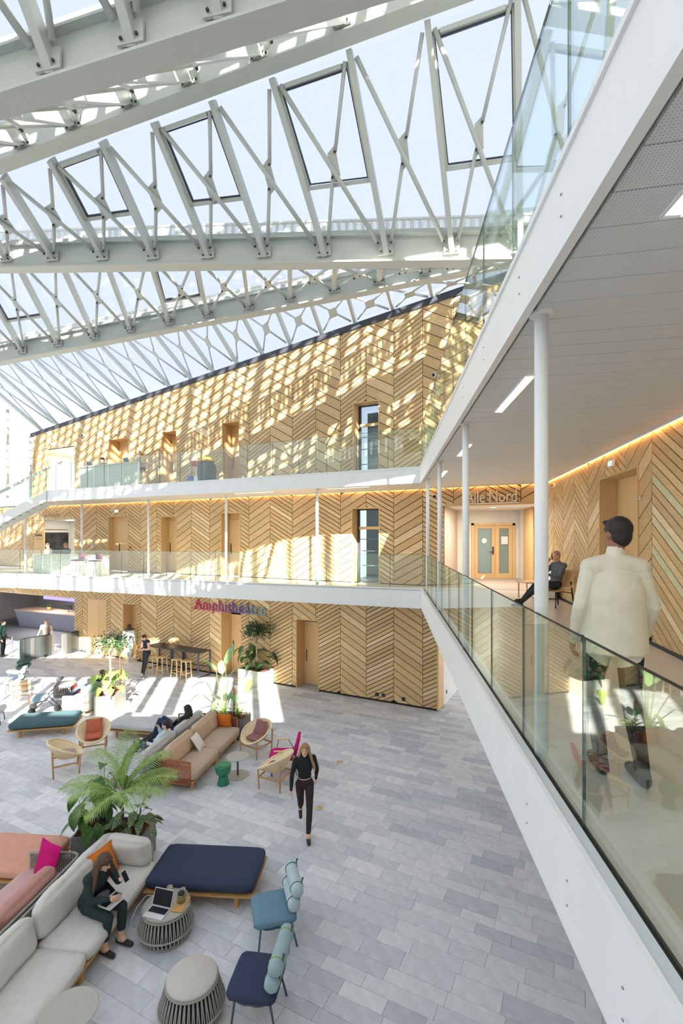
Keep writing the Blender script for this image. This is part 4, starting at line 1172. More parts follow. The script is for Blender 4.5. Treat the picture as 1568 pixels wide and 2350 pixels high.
# --- foreground group
daybed('navy blue daybed on a wooden platform beside the rope tables', -2.18, 7.93, radians(-4), 'cloth_navy')
sg_ = sofa('long greige two module sofa with the reading woman', -3.46, 4.46, radians(83), 3.55, 1.0, 'cloth_greige', 'cloth_greige', 'rope_grey', 2, True, False, seed=3)
S = local_M(sg_)
cushion('end_cushion', 'large greige cushion propped on the far arm of the long sofa', 'cloth_greige', 0.20, 0.72, 0.46, S @ T(3.38, 0.42, 0.66, 0, 0, radians(-12)), None, 0.09, 0.03, seed=4)
pillow('orange velvet scatter cushion behind the reading woman', 'cloth_orange', S @ T(3.02, 0.62, 0.66, radians(-14), radians(-22)), 0.46, 0.15)
sp_ = sofa('pale pink sofa backing onto the long greige sofa', *(S @ Vector((3.12, 2.04, 0)))[:2], radians(263), 3.3, 1.0, 'cloth_pink', 'cloth_rose', 'rope_grey', 2, False, True, backs=False, seed=9)
S2_ = local_M(sp_)
for i, xx in enumerate((0.95, 2.35)):
    cushion('back_cushion', 'dusty rose back cushion on the pink sofa, %s' % ('farther one', 'nearer one')[i], 'cloth_rose', 1.05, 0.20, 0.42, S2_ @ T(xx, 0.78, 0.63, 0, radians(-10)), 'rose back cushions', 0.085, 0.03, seed=20 + i)
pillow('crimson magenta scatter cushion at the far end of the pink sofa', 'cloth_magenta', S2_ @ T(0.16, 0.52, 0.68, radians(68), radians(-16)), 0.50, 0.14)
daybed('salmon daybed behind the pink sofa at the left edge', -5.80, 8.26, radians(-5), 'cloth_salmon', 1.95, 1.0)
def rope_drum(name, label, cx, cy, r0, r1, h, pad):
    o = thing(name, label, 'stool' if pad else 'table', (cx, cy, 0), 0.3)
    zb = h * 0.32
    MB().lathe([(r0 * 0.86, 0.012), (r1 * 0.93, zb), (r0 * 0.92, h - 0.06), (0.0, h - 0.06)], 32).build('core', 'drum_dark', o, True)
    def prof(z): return r1 * 0.88 + (r1 - r1 * 0.88) * z / zb if z < zb else r1 + (r0 - r1) * (z - zb) / (h - 0.045 - zb)
    n = 84
    for (za, zc, nm) in ((0.02, zb - 0.012, 'lower_strands'), (zb + 0.012, h - 0.05, 'upper_strands')):
        mb = MB()
        for k in range(n):
            a = 2 * pi * k / n; a2 = a + (0.03 if k % 2 else -0.03)
            mb.bar((prof(za) * cos(a), prof(za) * sin(a), za), (prof(zc) * cos(a2), prof(zc) * sin(a2), zc), 0.013, 0.010, (cos(a), sin(a), 0))
        tag(mb.build(nm, 'rope_grey', o), kind='stuff')
    for z in (0.015, zb, h - 0.045):
        MB().tube([(prof(z) * cos(2 * pi * k / 40), prof(z) * sin(2 * pi * k / 40), z) for k in range(40)], 0.014, 6, closed=True).build('hoop', 'rope_grey', o, True)
    if pad: MB().lathe([(0.0, h - 0.05), (r0 * 0.93, h - 0.05), (r0 * 0.99, h - 0.03), (r0 * 0.99, h - 0.005), (r0 * 0.93, h + 0.014), (0.0, h + 0.018)], 40).build('seat_pad', 'pouf_pad', o, True)
    else:
        MB().lathe([(0.0, h - 0.04), (r0 * 0.99, h - 0.04), (r0, h - 0.025), (r0 * 0.985, h - 0.01), (0.0, h - 0.01)], 40).build('table_top', 'stone_top', o, True)
        MB().tube([(r0 * cos(2 * pi * k / 40), r0 * sin(2 * pi * k / 40), h - 0.012) for k in range(40)], 0.009, 6, closed=True).build('rim', 'rope_grey', o, True)
    return o
rope_drum('side_table', 'round rope-sided table holding a laptop and a teapot', -2.54, 7.02, 0.325, 0.38, 0.42, False)
rope_drum('pouf', 'round rope-sided pouf with pale padded top', -1.80, 5.83, 0.305, 0.385, 0.46, True)
st_ = thing('side_table', 'plain round grey side table at the bottom left edge', 'table', (-3.0, 5.33, 0), 0)
MB().lathe([(0.0, 0.51), (0.285, 0.51), (0.30, 0.516), (0.30, 0.524), (0.29, 0.53), (0.0, 0.53)], 40).build('table_top', 'stone_top', st_)
MB().lathe([(0.02, 0.012), (0.02, 0.51)], 12).build('pole', 'metal_grey', st_); MB().lathe([(0.0, 0.0), (0.24, 0.0), (0.24, 0.01), (0.0, 0.012)], 32).build('base', 'stone_top', st_)
def roll_chair(label, cx, cy, rz, mseat, mroll, mframe, mstrap, mroll2=None):
    """front is local -y; backrest of two horizontal bolsters strapped to slim posts"""
    r = thing('bolster_chair', label, 'chair', (cx, cy, 0), rz, 'chairs with bolster backrests')
    MB().rbox(0.60, 0.58, 0.13, 0.06, 8, 0.014, M=T(0, 0, 0.415)).build('seat', mseat, r, True)
    ring = [(0.27 * cos(a) * (1 + .12 * abs(sin(2 * a))), 0.26 * sin(a) * (1 + .12 * abs(sin(2 * a))), 0.338) for a in [2 * pi * k / 24 for k in range(24)]]
    MB().tube(ring, 0.014, 6, closed=True).build('seat_frame', mframe, r, True)
    for a in (-1, 1):
        MB().tube([(a * 0.22, -0.20, 0.34), (a * 0.25, -0.24, 0)], 0.014, 8).build('leg', mframe, r, True)
        MB().tube([(a * 0.22, 0.22, 0.34), (a * 0.25, 0.30, 0)], 0.014, 8).build('leg', mframe, r, True)
        MB().tube([(a * 0.20, 0.26, 0.33), (a * 0.21, 0.33, 0.60), (a * 0.21, 0.38, 0.90)], 0.012, 8).build('back_post', mframe, r, True)
        for z, y in ((0.60, 0.255), (0.79, 0.30)):
            MB().tube([(a * 0.21, y + 0.089 * cos(t), z + 0.089 * sin(t)) for t in [2 * pi * k / 16 for k in range(16)]], 0.008, 5, closed=True).build('strap', mstrap, r)
        MB().ball((a * 0.21, 0.385, 0.91), 0.018, 0.018, 0.018, 8, 5).build('post_cap', mframe, r, True)
    MB().tube([(-0.21, 0.33, 0.62), (0.21, 0.33, 0.62)], 0.009, 6).build('cross_bar', mframe, r, True)
    for z, y, m in ((0.60, 0.255, mroll), (0.79, 0.30, mroll2 or mroll)):
        prof = [(0.0, -0.315), (0.06, -0.312), (0.082, -0.295), (0.088, -0.26), (0.088, 0.26), (0.082, 0.295), (0.06, 0.312), (0.0, 0.315)]
        MB().lathe(prof, 18, M=T(0, y, z, 0, 0, pi / 2)).build('bolster', m, r, True)
    return r
roll_chair('blue bolster chair right of the navy daybed', -0.98, 6.95, radians(-74), 'cloth_blue', 'cloth_paleblue', 'metal_blue', 'strap_dark')
roll_chair('navy seated bolster chair with lime straps at the bottom', -1.02, 5.86, radians(-98), 'cloth_navy', 'cloth_aqua', 'metal_slate', 'strap_lime')
g = gp(18, 1578); roll_chair('white seated chair with dark green bolsters, rearmost at the left edge', -12.9, 19.3, radians(-100), 'cloth_cream', 'cloth_green', 'metal_blue', 'strap_dark')
roll_chair('lilac seated chair with aqua bolsters near the left edge', -12.1, 17.9, radians(-65), 'cloth_lilac', 'cloth_aqua', 'metal_slate', 'strap_dark')
roll_chair('chair with beige bolsters and orange legs behind the stroller', -11.0, 16.7, radians(200), 'cloth_cream', 'cloth_beige', 'metal_orange', 'strap_dark')
roll_chair('grey seated chair with dark green bolsters left of the teal daybed', -10.72, 14.9, radians(112), 'cloth_silver', 'cloth_green', 'metal_blue', 'strap_dark')
# --- middle group
O_T = (-3.30, 10.85); R_T = radians(80)
tan_ = sofa('tan sofa with terracotta rope frame in the middle of the lounge', O_T[0], O_T[1], R_T, 2.75, 0.96, 'cloth_tan', 'cloth_tan_back', 'rope_terracotta', 2, True, True, seed=31)
S = local_M(tan_)
pillow('white scatter cushion between the tan back cushions', 'cloth_white', S @ T(1.22, 0.52, 0.60, radians(8), radians(-34)), 0.42, 0.13)
pillow('orange scatter cushion in the far corner of the tan sofa', 'cloth_orange', S @ T(2.60, 0.42, 0.62, radians(88), radians(-10)), 0.40, 0.13)
gs_ = sofa('grey rope sofa with two lounging people behind the tan sofa', *(S @ Vector((2.75, 1.98, 0)))[:2], R_T + pi, 3.0, 1.0, 'cloth_silver', 'cloth_silver', 'rope_slate', 2, False, True, seed=41)
daybed('pale grey daybed behind the grey rope sofa', -5.78, 14.12, radians(-11), 'cloth_silver', 1.8, 1.0)
daybed('dark teal daybed at the left of the lounge', -8.72, 14.32, radians(12), 'cloth_teal', 1.75, 0.95)
ts_ = sofa('aqua sofa with light rope frame holding a man and laptop', -8.75, 17.80, radians(262), 2.25, 0.95, 'cloth_aqua', 'cloth_aqua', 'rope_light', 1, True, True, seed=51, back_h=0.66)
def basket_chair(label, cx, cy, rz, mc, pil=None):
    """cane bowl on a wooden four-legged frame; front is local -y"""
    r = thing('basket_chair', label, 'chair', (cx, cy, 0), rz, 'cane basket chairs')
    n, k = 36, 8; vs = []; fs = []
    def P(a, f):
        x, y = 0.40 * cos(a), 0.39 * sin(a)
        zr = 0.60 + 0.20 * sin(a) + 0.02 * cos(2 * a)
        bx, by, bz = 0.0, 0.02, 0.34
        e = f ** 0.75
        px, py = bx + (x - bx) * e, by + (y - by) * e
        z = bz + (zr - bz) * f ** 2.0
        return (px, py, z)
    for j in range(k + 1):
        for i in range(n): vs.append(P(2 * pi * i / n, j / k))
    for j in range(k):
        for i in range(n): fs.append((j * n + i, j * n + (i + 1) % n, (j + 1) * n + (i + 1) % n, (j + 1) * n + i))
    sh = MB().add(vs, fs).build('bowl', 'cane', r, True)
    so = sh.modifiers.new('thickness', 'SOLIDIFY'); so.thickness = 0.012
    MB().tube([P(2 * pi * i / n, 1.0) for i in range(n)], 0.024, 8, closed=True).build('rim', 'cane', r, True)
    ribs = MB()
    for i in range(n): ribs.tube([Vector(P(2 * pi * i / n, f)) + Vector((0, 0, -0.012)) for f in (0.25, .5, .75, 1)], 0.005, 4)
    for f in (.4, .5, .6, .7, .8, .9): ribs.tube([Vector(P(2 * pi * i / n, f)) + Vector((0, 0, -0.012)) for i in range(n)], 0.004, 4, closed=True)
    tag(ribs.build('cane_weave', 'cane', r), kind='stuff')
    for a, b, zt in ((-1, -1, 0.44), (1, -1, 0.44), (1, 1, 0.62), (-1, 1, 0.62)):
        MB().tube([(a * 0.29, b * 0.27, 0), (a * 0.305, b * 0.29, zt)], [0.016, 0.021], 8).build('leg', 'teak', r, True)
    for (p, q) in (((-.29, -.28), (.29, -.28)), ((-.29, .28), (.29, .28)), ((-.29, -.28), (-.29, .28)), ((.29, -.28), (.29, .28))):
        MB().bar((*p, 0.27), (*q, 0.27), 0.02, 0.035).build('stretcher', 'teak', r)
    MB().rbox(0.38, 0.38, 0.06, 0.029, 8, 0.008, M=T(0, -0.02, 0.455, 0, radians(6))).build('seat_pad', mc, r, True)
    if pil: pillow(pil, mc, local_M(r) @ T(0, 0.14, 0.62, 0, radians(-28)), 0.40, 0.12)
    return r
basket_chair('cane basket chair with rust cushions', -6.62, 12.93, radians(22), 'cloth_rust', 'rust scatter cushion in the cane basket chair')
basket_chair('cane basket chair with taupe pads, leftmost and turned away', -6.75, 11.85, radians(122), 'cloth_taupe')
basket_chair('cane basket chair with mauve cushions beside the tan sofa', -2.26, 12.85, radians(-36), 'cloth_mauve', 'mauve scatter cushion in the cane basket chair')
basket_chair('cane basket chair seen from behind, next to the walking woman', -1.52, 11.2, radians(-112), 'cloth_mauve')
gst = thing('stool', 'glossy green lacquered pedestal stool by the round table', 'stool', (-2.75, 11.25, 0), 0)
MB().lathe([(0.0, 0), (0.135, 0.0), (0.14, 0.01), (0.115, 0.11), (0.098, 0.20), (0.10, 0.215)], 32).build('base', 'lacquer_green', gst, True)
MB().lathe([(0.10, 0.215), (0.145, 0.245), (0.178, 0.31), (0.185, 0.40), (0.18, 0.445), (0.17, 0.452), (0.15, 0.44), (0.0, 0.436)], 32).build('bowl', 'lacquer_green', gst, True)
rt = thing('side_table', 'round taupe pedestal table beside the green stool', 'table', (-2.50, 11.66, 0), 0)
MB().lathe([(0.0, 0.45), (0.27, 0.45), (0.275, 0.458), (0.265, 0.466), (0.0, 0.466)], 40).build('table_top', 'stone_top', rt); MB().lathe([(0.024, 0.012), (0.024, 0.45)], 14).build('pole', 'metal_grey', rt, True); MB().lathe([(0.0, 0), (0.27, 0.0), (0.27, 0.01), (0.0, 0.014)], 40).build('base', 'stone_top', rt)
mg = thing('lounge_chair', 'magenta upholstered chair with wooden armrests', 'chair', (-1.44, 11.92, 0), radians(-88))
MB().prism([(-0.27, -0.22), (-0.18, -0.32), (0.18, -0.32), (0.27, -0.22), (0.25, 0.24), (-0.25, 0.24)], 0.34, 0.43).build('seat', 'cloth_magenta', mg)
bp_ = MB().slab_xz([(-0.24, 0.0), (0.24, 0.0), (0.30, 0.22), (0.22, 0.42), (-0.22, 0.42), (-0.30, 0.22)], 0.035, -0.035).build('backrest', 'cloth_magenta', mg); bp_.matrix_local = T(0, 0.30, 0.44, 0, radians(-14))
for a in (-1, 1):
    MB().rbox(0.06, 0.36, 0.022, 0.01, 3, M=T(a * 0.34, -0.02, 0.61)).build('armrest', 'ash_stool', mg)
    MB().tube([(a * 0.32, -0.14, 0.60), (a * 0.28, -0.27, 0.0)], 0.010, 6).build('leg', 'metal_slate', mg, True)
    MB().tube([(a * 0.32, 0.12, 0.60), (a * 0.26, 0.25, 0.40), (a * 0.27, 0.36, 0.0)], 0.010, 6).build('leg', 'metal_slate', mg, True)
    MB().tube([(a * 0.2, 0.22, 0.36), (a * 0.2, 0.36, 0.72)], 0.010, 6).build('back_post', 'metal_slate', mg, True)
# --- high tables and bar stools by the wall
for i, (cx, cy) in enumerate(((-6.28, 20.22), (-7.63, 20.93))):
    t = thing('high_table', ('black high table nearer to the wall planter', 'black high table beside the leaning man')[i], 'table', (cx, cy, 0), radians(-28), 'black high tables')
    MB().box(-0.74, 0.74, -0.36, 0.36, 0.99, 1.03).build('table_top', 'table_black', t)
    for a in (-0.72, 0.72):
        for b in (-0.33, 0.33): MB().box(a - 0.025, a + 0.025, b - 0.025, b + 0.025, 0.0, 0.99).build('leg', 'metal_slate', t)
        MB().box(a - 0.025, a + 0.025, -0.33, 0.33, 0.0, 0.04).build('floor_bar', 'metal_slate', t)
    MB().box(-0.72, 0.72, 0.30, 0.34, 0.30, 0.34).build('footrest', 'metal_slate', t)
def bar_stool(label, cx, cy, rz, z=0.0):
    r = thing('bar_stool', label, 'stool', (cx, cy, z), rz, 'wooden bar stools')
    MB().rbox(0.36, 0.30, 0.045, 0.02, 5, -0.006, M=T(0, 0, 0.74)).build('seat', 'ash_stool', r, True)
    for a in (-1, 1):
        for b in (-1, 1): MB().bar((a * 0.17, b * 0.15, 0), (a * 0.13, b * 0.11, 0.73), 0.035, 0.035).build('leg', 'ash_stool', r)
        MB().bar((a * 0.155, -0.135, 0.27), (a * 0.155, 0.135, 0.27), 0.022, 0.03).build('stretcher', 'ash_stool', r); MB().bar((-0.16, a * 0.138, 0.22), (0.16, a * 0.138, 0.22), 0.022, 0.03).build('stretcher', 'ash_stool', r)
    return r
for l, x, y in (('nearest the leaning man', -7.95, 20.35), ('second from the leaning man', -7.45, 20.1), ('third from the leaning man', -6.72, 19.72), ('nearest the planter', -6.26, 19.48)):
    bar_stool('pale wooden bar stool, %s' % l, x, y, radians(-28))
mgc = MB().lathe([(0.0, 0), (0.035, 0), (0.04, 0.1), (0.034, 0.1), (0.03, 0.01), (0, 0.01)], 14).build('cup', mat('cup_red', (150, 50, 50), 0.4)); mgc.location = (-7.7, 20.95, 1.03); MB().tube([(0.038, 0, 0.08), (0.06, 0, 0.06), (0.038, 0, 0.03)], 0.005, 5).build('handle', 'cup_red', mgc); tag(mgc, 'small dark red cup on the high table', 'cup')
# --- laptops and table things
def laptop(label, M, w=0.30, d=0.21, ang=105, group='laptops', dark=False):
    """base in local xy, hinge at y=+d/2, opening towards -y"""
    r = thing('laptop', label, 'laptop', (0, 0, 0), 0, group); r.matrix_world = M
    b = MB().rbox(w, d, 0.014, 0.006, 3, M=T(0, 0, 0.008)).build('base', 'anthracite' if dark else 'laptop_silver', r)
    kb = MB().box(-w * .44, w * .44, -d * .08, d * .40, 0.0152, 0.0158).build('keyboard', 'screen_dark', b)
    keys = MB()
    for i in range(12):
        for j in range(5): keys.box(-w * .43 + i * w * .072, -w * .43 + (i + .82) * w * .072, -d * .07 + j * d * .093, -d * .07 + (j + .8) * d * .093, 0.0158, 0.0175)
    tag(keys.build('keys', 'black_rubber', b), kind='stuff')
    MB().box(-w * .15, w * .15, -d * .42, -d * .12, 0.0152, 0.0158).build('trackpad', 'laptop_silver', b)
    LM = T(0, d / 2, 0.012) @ Matrix.Rotation(radians(180 - ang), 4, 'X').inverted() if False else T(0, d / 2, 0.012) @ Matrix.Rotation(radians(90 - ang), 4, 'X')
    lid = MB().rbox(w, 0.008, d, 0.004, 3, M=T(0, 0, d / 2)).build('lid', 'anthracite' if dark else 'laptop_silver', r); lid.matrix_local = LM
    MB().box(-w * .47, w * .47, -0.0055, -0.0045, d * .05, d * .95).build('screen', 'screen_dark', lid)
    return r
TZ = 0.411
laptop('open silver laptop standing on the rope-sided table', T(-2.62, 6.86, TZ, radians(75 - 90 + 90 - 90)) , 0.31, 0.22, 112)
for i, (x, y) in enumerate(((-2.57, 7.24), (-2.36, 7.19))):
    o = MB().lathe([(0.0, 0.0), (0.036, 0.0), (0.04, 0.01), (0.04, 0.105), (0.035, 0.105), (0.034, 0.012), (0.0, 0.01)], 18).build('mug', 'mug_stone', None, True)
    MB().tube([(0.039, 0, 0.085), (0.065, 0, 0.075), (0.068, 0, 0.04), (0.039, 0, 0.025)], 0.006, 6).build('handle', 'mug_stone', o, True)
    o.location = (x, y, TZ); tag(o, 'speckled stoneware mug on the rope-sided table, %s' % ('left of the two', 'right of the two beside the teapot')[i], 'mug', 'stoneware mugs')
bd_ = MB().rbox(0.17, 0.30, 0.016, 0.007, 4, M=T(0, 0, 0.008)).build('serving_board', 'teak'); bd_.location = (-2.33, 7.02, TZ); bd_.rotation_euler = (0, 0, radians(-8)); MB().lathe([(0.05, 0.0), (0.055, 0.004), (0.05, 0.006)], 20, (0, 0.02), M=T(0, 0, 0.014)).build('groove', 'teak', bd_); tag(bd_, 'oval wooden serving board under the glass teapot', 'board')
tp = thing('teapot', 'glass teapot with black lid on the wooden board', 'teapot', (-2.335, 7.05, TZ + 0.021), 0)
MB().lathe([(0.0, 0), (0.05, 0.0), (0.058, 0.03), (0.055, 0.09), (0.045, 0.12)], 20).build('glass_body', 'window_glass', tp, True)
MB().lathe([(0.0, 0.004), (0.046, 0.004), (0.053, 0.03), (0.052, 0.06), (0.0, 0.06)], 18).build('tea', mat('tea', (170, 140, 60), 0.2), tp, True)
MB().lathe([(0.0, 0.12), (0.05, 0.118), (0.05, 0.135), (0.02, 0.142), (0.0, 0.142)], 20).build('lid', 'black_rubber', tp, True)
MB().tube([(0.054, 0, 0.10), (0.095, 0, 0.09), (0.095, 0, 0.04), (0.056, 0, 0.03)], 0.006, 6).build('handle', 'window_glass', tp, True)
ch = MB().rbox(0.06, 0.06, 0.028, 0.01, 3, M=T(0, 0, 0.014)).build('charger', 'plastic_white'); ch.location = (-2.63, 7.10, TZ); tag(ch, 'white laptop charger on the rope-sided table', 'charger')
MB().tube([(0.03, 0, 0.02), (0.10, 0.03, 0.004), (0.13, -0.04, 0.004), (0.06, -0.10, 0.004), (0.0, -0.13, 0.006)], 0.003, 5).build('cable', 'cable', ch); MB().tube([(-0.03, 0, 0.02), (-0.12, 0.02, 0.01), (-0.19, 0.09, 0.01), (-0.26, 0.05, 0.03), (-0.33, -0.10, -0.02), (-0.36, -0.2, -0.12), (-0.40, -0.24, -0.34)], 0.003, 5).build('cable', 'cable', ch)
ear = MB().rbox(0.062, 0.045, 0.022, 0.01, 4, M=T(0, 0, 0.011)).build('earphone_case', 'plastic_white'); ear.location = gp(236, 2086, 0.445); MB().box(-0.02, 0.02, -0.0235, -0.0225, 0.009, 0.013).build('hinge', 'metal_grey', ear); tag(ear, 'tiny white earphone case on the long sofa seat', 'case')
# --- reception, turnstiles
for i, (px, py) in enumerate(((76, 1511), (98, 1507), (171, 1496))):
    g = gp(px, py)
    t = thing('turnstile', 'slim metal access gate pillar, %s' % ('leftmost', 'middle one with a red light', 'rightmost by the board wall')[i], 'turnstile', (g.x, g.y, 0), radians(63), 'access gates')
    MB().slab_xz([(-0.55, 0), (0.40, 0), (0.40, 0.92), (0.30, 1.0), (-0.45, 1.0), (-0.55, 0.95)], 0.09, -0.09).build('body', mat('gate_glass_%d' % i, (70, 78, 80), 0.15), t)
    for x in (-0.57, 0.38): MB().box(x, x + 0.12, -0.10, 0.10, 0, 0.98).build('end_post', 'metal_grey', t)
    MB().box(-0.45, 0.30, -0.03, 0.03, 1.0, 1.02).build('top_cap', 'black_rubber', t)
    MB().box(-0.585, -0.57, 0.085, 0.1, 0.1, 0.95).build('light_line', emis('gate_light_%d' % i, ((120, 255, 160), (255, 90, 90), (255, 150, 130))[i], 3.0), t)
rd = thing('reception_desk', 'long grey faceted reception desk under the hanging screen', 'desk', (P0.x, P0.y, 0), RZ_W)
mat('desk_grey', (150, 152, 166), 0.5, var=0.05, scale=2); mat('desk_top', (190, 160, 146), 0.4)
MB().add([(20.4, -3.0, 0), (28, -2.6, 0), (28, -2.3, 1.08), (20.4, -2.7, 1.08), (20.4, -3.7, 0), (28, -3.6, 0), (28, -3.6, 1.08), (20.4, -3.7, 1.08)], [(0, 1, 2, 3), (5, 4, 7, 6), (4, 0, 3, 7), (1, 5, 6, 2), (3, 2, 6, 7), (4, 5, 1, 0)]).build('front', 'desk_grey', rd)
MB().prism([(20.35, -2.65), (28, -2.25), (28, -3.65), (20.35, -3.75)], 1.08, 1.13).build('desk_top', 'desk_top', rd)
MB().box(18.75, 20.35, -3.6, -2.9, 0, 0.78).build('low_counter', 'plaster', rd); MB().box(18.75, 20.35, -3.65, -2.85, 0.78, 0.83).build('counter_top', 'teak', rd)
sc_ = thing('hanging_screen', 'wide violet display hanging above the reception desk', 'screen', (P0.x, P0.y, 0), RZ_W)
xs0, xs1 = wx(127) - 0.3, wx(58) + 0.2
MB().box(xs0, xs1, -1.2, -1.1, 2.20, 2.56).build('casing', 'anthracite', sc_); MB().box(xs0 + 0.03, xs1 - 0.03, -1.1, -1.09, 2.22, 2.54).build('display', emis('violet', (116, 104, 240), 1.6), sc_)
for x in (xs0 + 0.4, xs1 - 0.4): MB().tube([(x, -1.15, 2.56), (x, -1.15, 2.6)], 0.02, 8).build('hanger', 'metal_grey', sc_)
for i, x in enumerate((20.9, 22.6, 24.0)):
    g = wp(x, -3.2); o = thing('monitor', 'small desk monitor on the reception desk, %s' % ('right one', 'middle one', 'left one')[i], 'monitor', (g[0], g[1], 1.13), RZ_W + 0.3, 'reception monitors')
    MB().box(-0.25, 0.25, -0.02, 0.02, 0.12, 0.42).build('panel', 'screen_dark', o); MB().box(-0.02, 0.02, -0.02, 0.02, 0, 0.14).build('stem', 'metal_grey', o); MB().box(-0.1, 0.1, -0.08, 0.08, 0, 0.01).build('foot', 'metal_grey', o)
bar_ = thing('barrier', 'dark belt barrier between posts left of the access gates', 'barrier', (0, 0, 0), 0)
g0, g1 = gp(28, 1507), gp(-30, 1500)
for q in (g0, g1): MB().lathe([(0.14, 0), (0.14, 0.01), (0.03, 0.02), (0.03, 0.95), (0.0, 0.95)], 14, (q.x, q.y)).build('post', 'metal_grey', bar_)
MB().bar((g0.x, g0.y, 0.9), (g1.x, g1.y, 0.9), 0.01, 0.05).build('belt', 'black_rubber', bar_)
# --- counters on the galleries
mat('mosaic', (196, 196, 184), 0.5, var=0.45, scale=22); mat('counter_top', (206, 190, 160), 0.4)
def counter(label, x0, x1, y0, z, h, npan):
    r = thing('counter', label, 'counter', (P0.x, P0.y, z), RZ_W, 'gallery work counters')
    MB().box(x0, x1, y0 - 0.35, y0 + 0.30, h - 0.05, h).build('counter_top', 'counter_top', r)
    for i in range(npan):
        a = x0 + (x1 - x0) * i / npan; b = x0 + (x1 - x0) * (i + 1) / npan
        MB().box(a + 0.03, b - 0.03, y0 + 0.2, y0 + 0.24, 0.02, h - 0.05).build('front_panel', 'mosaic', r)
    for i in range(npan + 1):
        a = x0 + (x1 - x0) * i / npan; MB().box(a - 0.03, a + 0.03, y0 + 0.16, y0 + 0.26, 0, h - 0.05).build('upright', 'white_paint', r)
    return r
counter('first floor counter with mosaic panels and two seated people', wxo(170, 2.3), wxo(85, 2.3), 2.2, Z1, 0.86, 4)
wb = thing('counter', 'low white counter end beside the maroon stools', 'counter', (P0.x, P0.y, Z1), RZ_W, 'gallery work counters')
MB().box(wxo(236, 2.2), wxo(176, 2.2), 1.9, 2.5, 0.0, 0.84).build('body', 'white_paint', wb); MB().box(wxo(237, 2.2), wxo(174, 2.2), 1.85, 2.55, 0.84, 0.88).build('counter_top', 'counter_top', wb)
counter('second floor bar counter with mosaic panels and laptops', wxo(322, 1.5), wxo(190, 1.5), 1.35, Z2, 1.12, 4)
def high_chair(label, x, y, z, m):
    g = wp(x, y); r = thing('high_chair', label, 'stool', (g[0], g[1], z), RZ_W, 'gallery high chairs')
    MB().rbox(0.40, 0.38, 0.06, 0.028, 5, M=T(0, 0, 0.68)).build('seat', m, r, True); MB().rbox(0.40, 0.05, 0.24, 0.024, 5, M=T(0, -0.18, 0.84)).build('backrest', m, r, True)
    for a in (-1, 1):
        for b in (-1, 1): MB().tube([(a * 0.15, b * 0.14, 0.66), (a * 0.22, b * 0.21, 0)], 0.014, 6).build('leg', 'ash_stool', r, True)
    MB().tube([(-0.19, 0.18, 0.25), (0.19, 0.18, 0.25)], 0.01, 6).build('footrest', 'metal_grey', r)
fabric('cloth_maroon', (104, 58, 74))
high_chair('maroon high chair behind the second white column', wxo(218, 2.95), 2.95, Z1, 'cloth_maroon'); high_chair('dark high chair at the counter next to the column', wxo(178, 2.95), 2.95, Z1, 'cloth_maroon')
laptop('dark laptop on the second floor counter, left of the two', T(*wp(wxo(212, 1.3), 1.3), Z2 + 1.12, RZ_W), 0.32, 0.22, 110, 'laptops', True)
laptop('dark laptop on the second floor counter, right of the two', T(*wp(wxo(296, 1.3), 1.3), Z2 + 1.12, RZ_W), 0.32, 0.22, 110, 'laptops', True)
# cleaning trolley
tr = thing('cleaning_trolley', 'cleaning trolley with yellow cover, black bag and mops', 'trolley', (*wp(wxo(464, 1.05), 1.05), Z2), RZ_W)
mat('yellow_plastic', (240, 186, 40), 0.5); mat('bag_black', (54, 56, 58), 0.25, bump=0.8, bscale=14); mat('red_plastic', (196, 52, 48), 0.5); mat('blue_plastic', (60, 84, 190), 0.5)
MB().rbox(0.62, 0.50, 0.78, 0.12, 8, 0.03, M=T(-0.25, 0, 0.53), bumps=0.03, seed=5).build('waste_bag', 'bag_black', tr, True)
MB().rbox(0.56, 0.46, 0.16, 0.06, 6, M=T(-0.22, 0, 1.02)).build('cover', 'yellow_plastic', tr, True)
MB().box(-0.55, 0.6, -0.25, 0.25, 0.10, 0.15).build('deck', 'metal_grey', tr)
for a in (-0.5, 0.55):
    for b in (-0.22, 0.22): MB().lathe([(0.0, -0.015), (0.05, -0.015), (0.05, 0.015), (0.0, 0.015)], 12, M=T(a, b, 0.05, 0, pi / 2)).build('wheel', 'black_rubber', tr)
MB().box(0.30, 0.58, -0.2, 0.2, 0.15, 0.40).build('bucket', 'blue_plastic', tr); MB().box(0.05, 0.25, -0.2, 0.2, 0.15, 0.38).build('bucket', 'plastic_white', tr); MB().box(0.22, 0.42, -0.15, 0.15, 0.80, 1.0).build('tray', 'red_plastic', tr)
MB().bar((0.36, 0.2, 0.15), (0.36, 0.2, 0.82), 0.03, 0.03).build('upright', 'metal_grey', tr)
for a, l in ((0.24, 1.55), (0.46, 1.6)): MB().tube([(a, 0.1, 0.2), (a - 0.05, 0.05, l)], 0.014, 6).build('mop_handle', 'plastic_white', tr)
# small wall devices
def wall_box(name, label, cat, loc, rz, sx, sy, sz, m, face=None, fm=None, group=None):
    o = MB().rbox(sx, sy, sz, min(sx, sy, sz) * .25, 3).build(name, m); o.location = loc; o.rotation_euler = (0, 0, rz)
    MB().box(-sx * .36, sx * .36, sy / 2, sy / 2 + 0.004, -sz * .3, sz * .3).build(face or 'face_plate', fm or 'metal_grey', o)
    return tag(o, label, cat, group)
def on_q(px, py, off=0.08):
    k = (px - CX) / FPX; u = (Q0.x - k * Q0.y) / (k * QV.y - QV.x); p = qp(u, off); Y = Q0.y + QV.y * u
    return (p[0], p[1], HC - (py - HY) / FPX * Y)
emis('exit_green', (150, 220, 190), 1.2)
wall_box('exit_sign', 'green and white running man exit sign on the right board wall', 'sign', on_q(1417, 1063, 0.10), VA, 0.24, 0.05, 0.13, 'plastic_white', 'pictogram', 'exit_green')
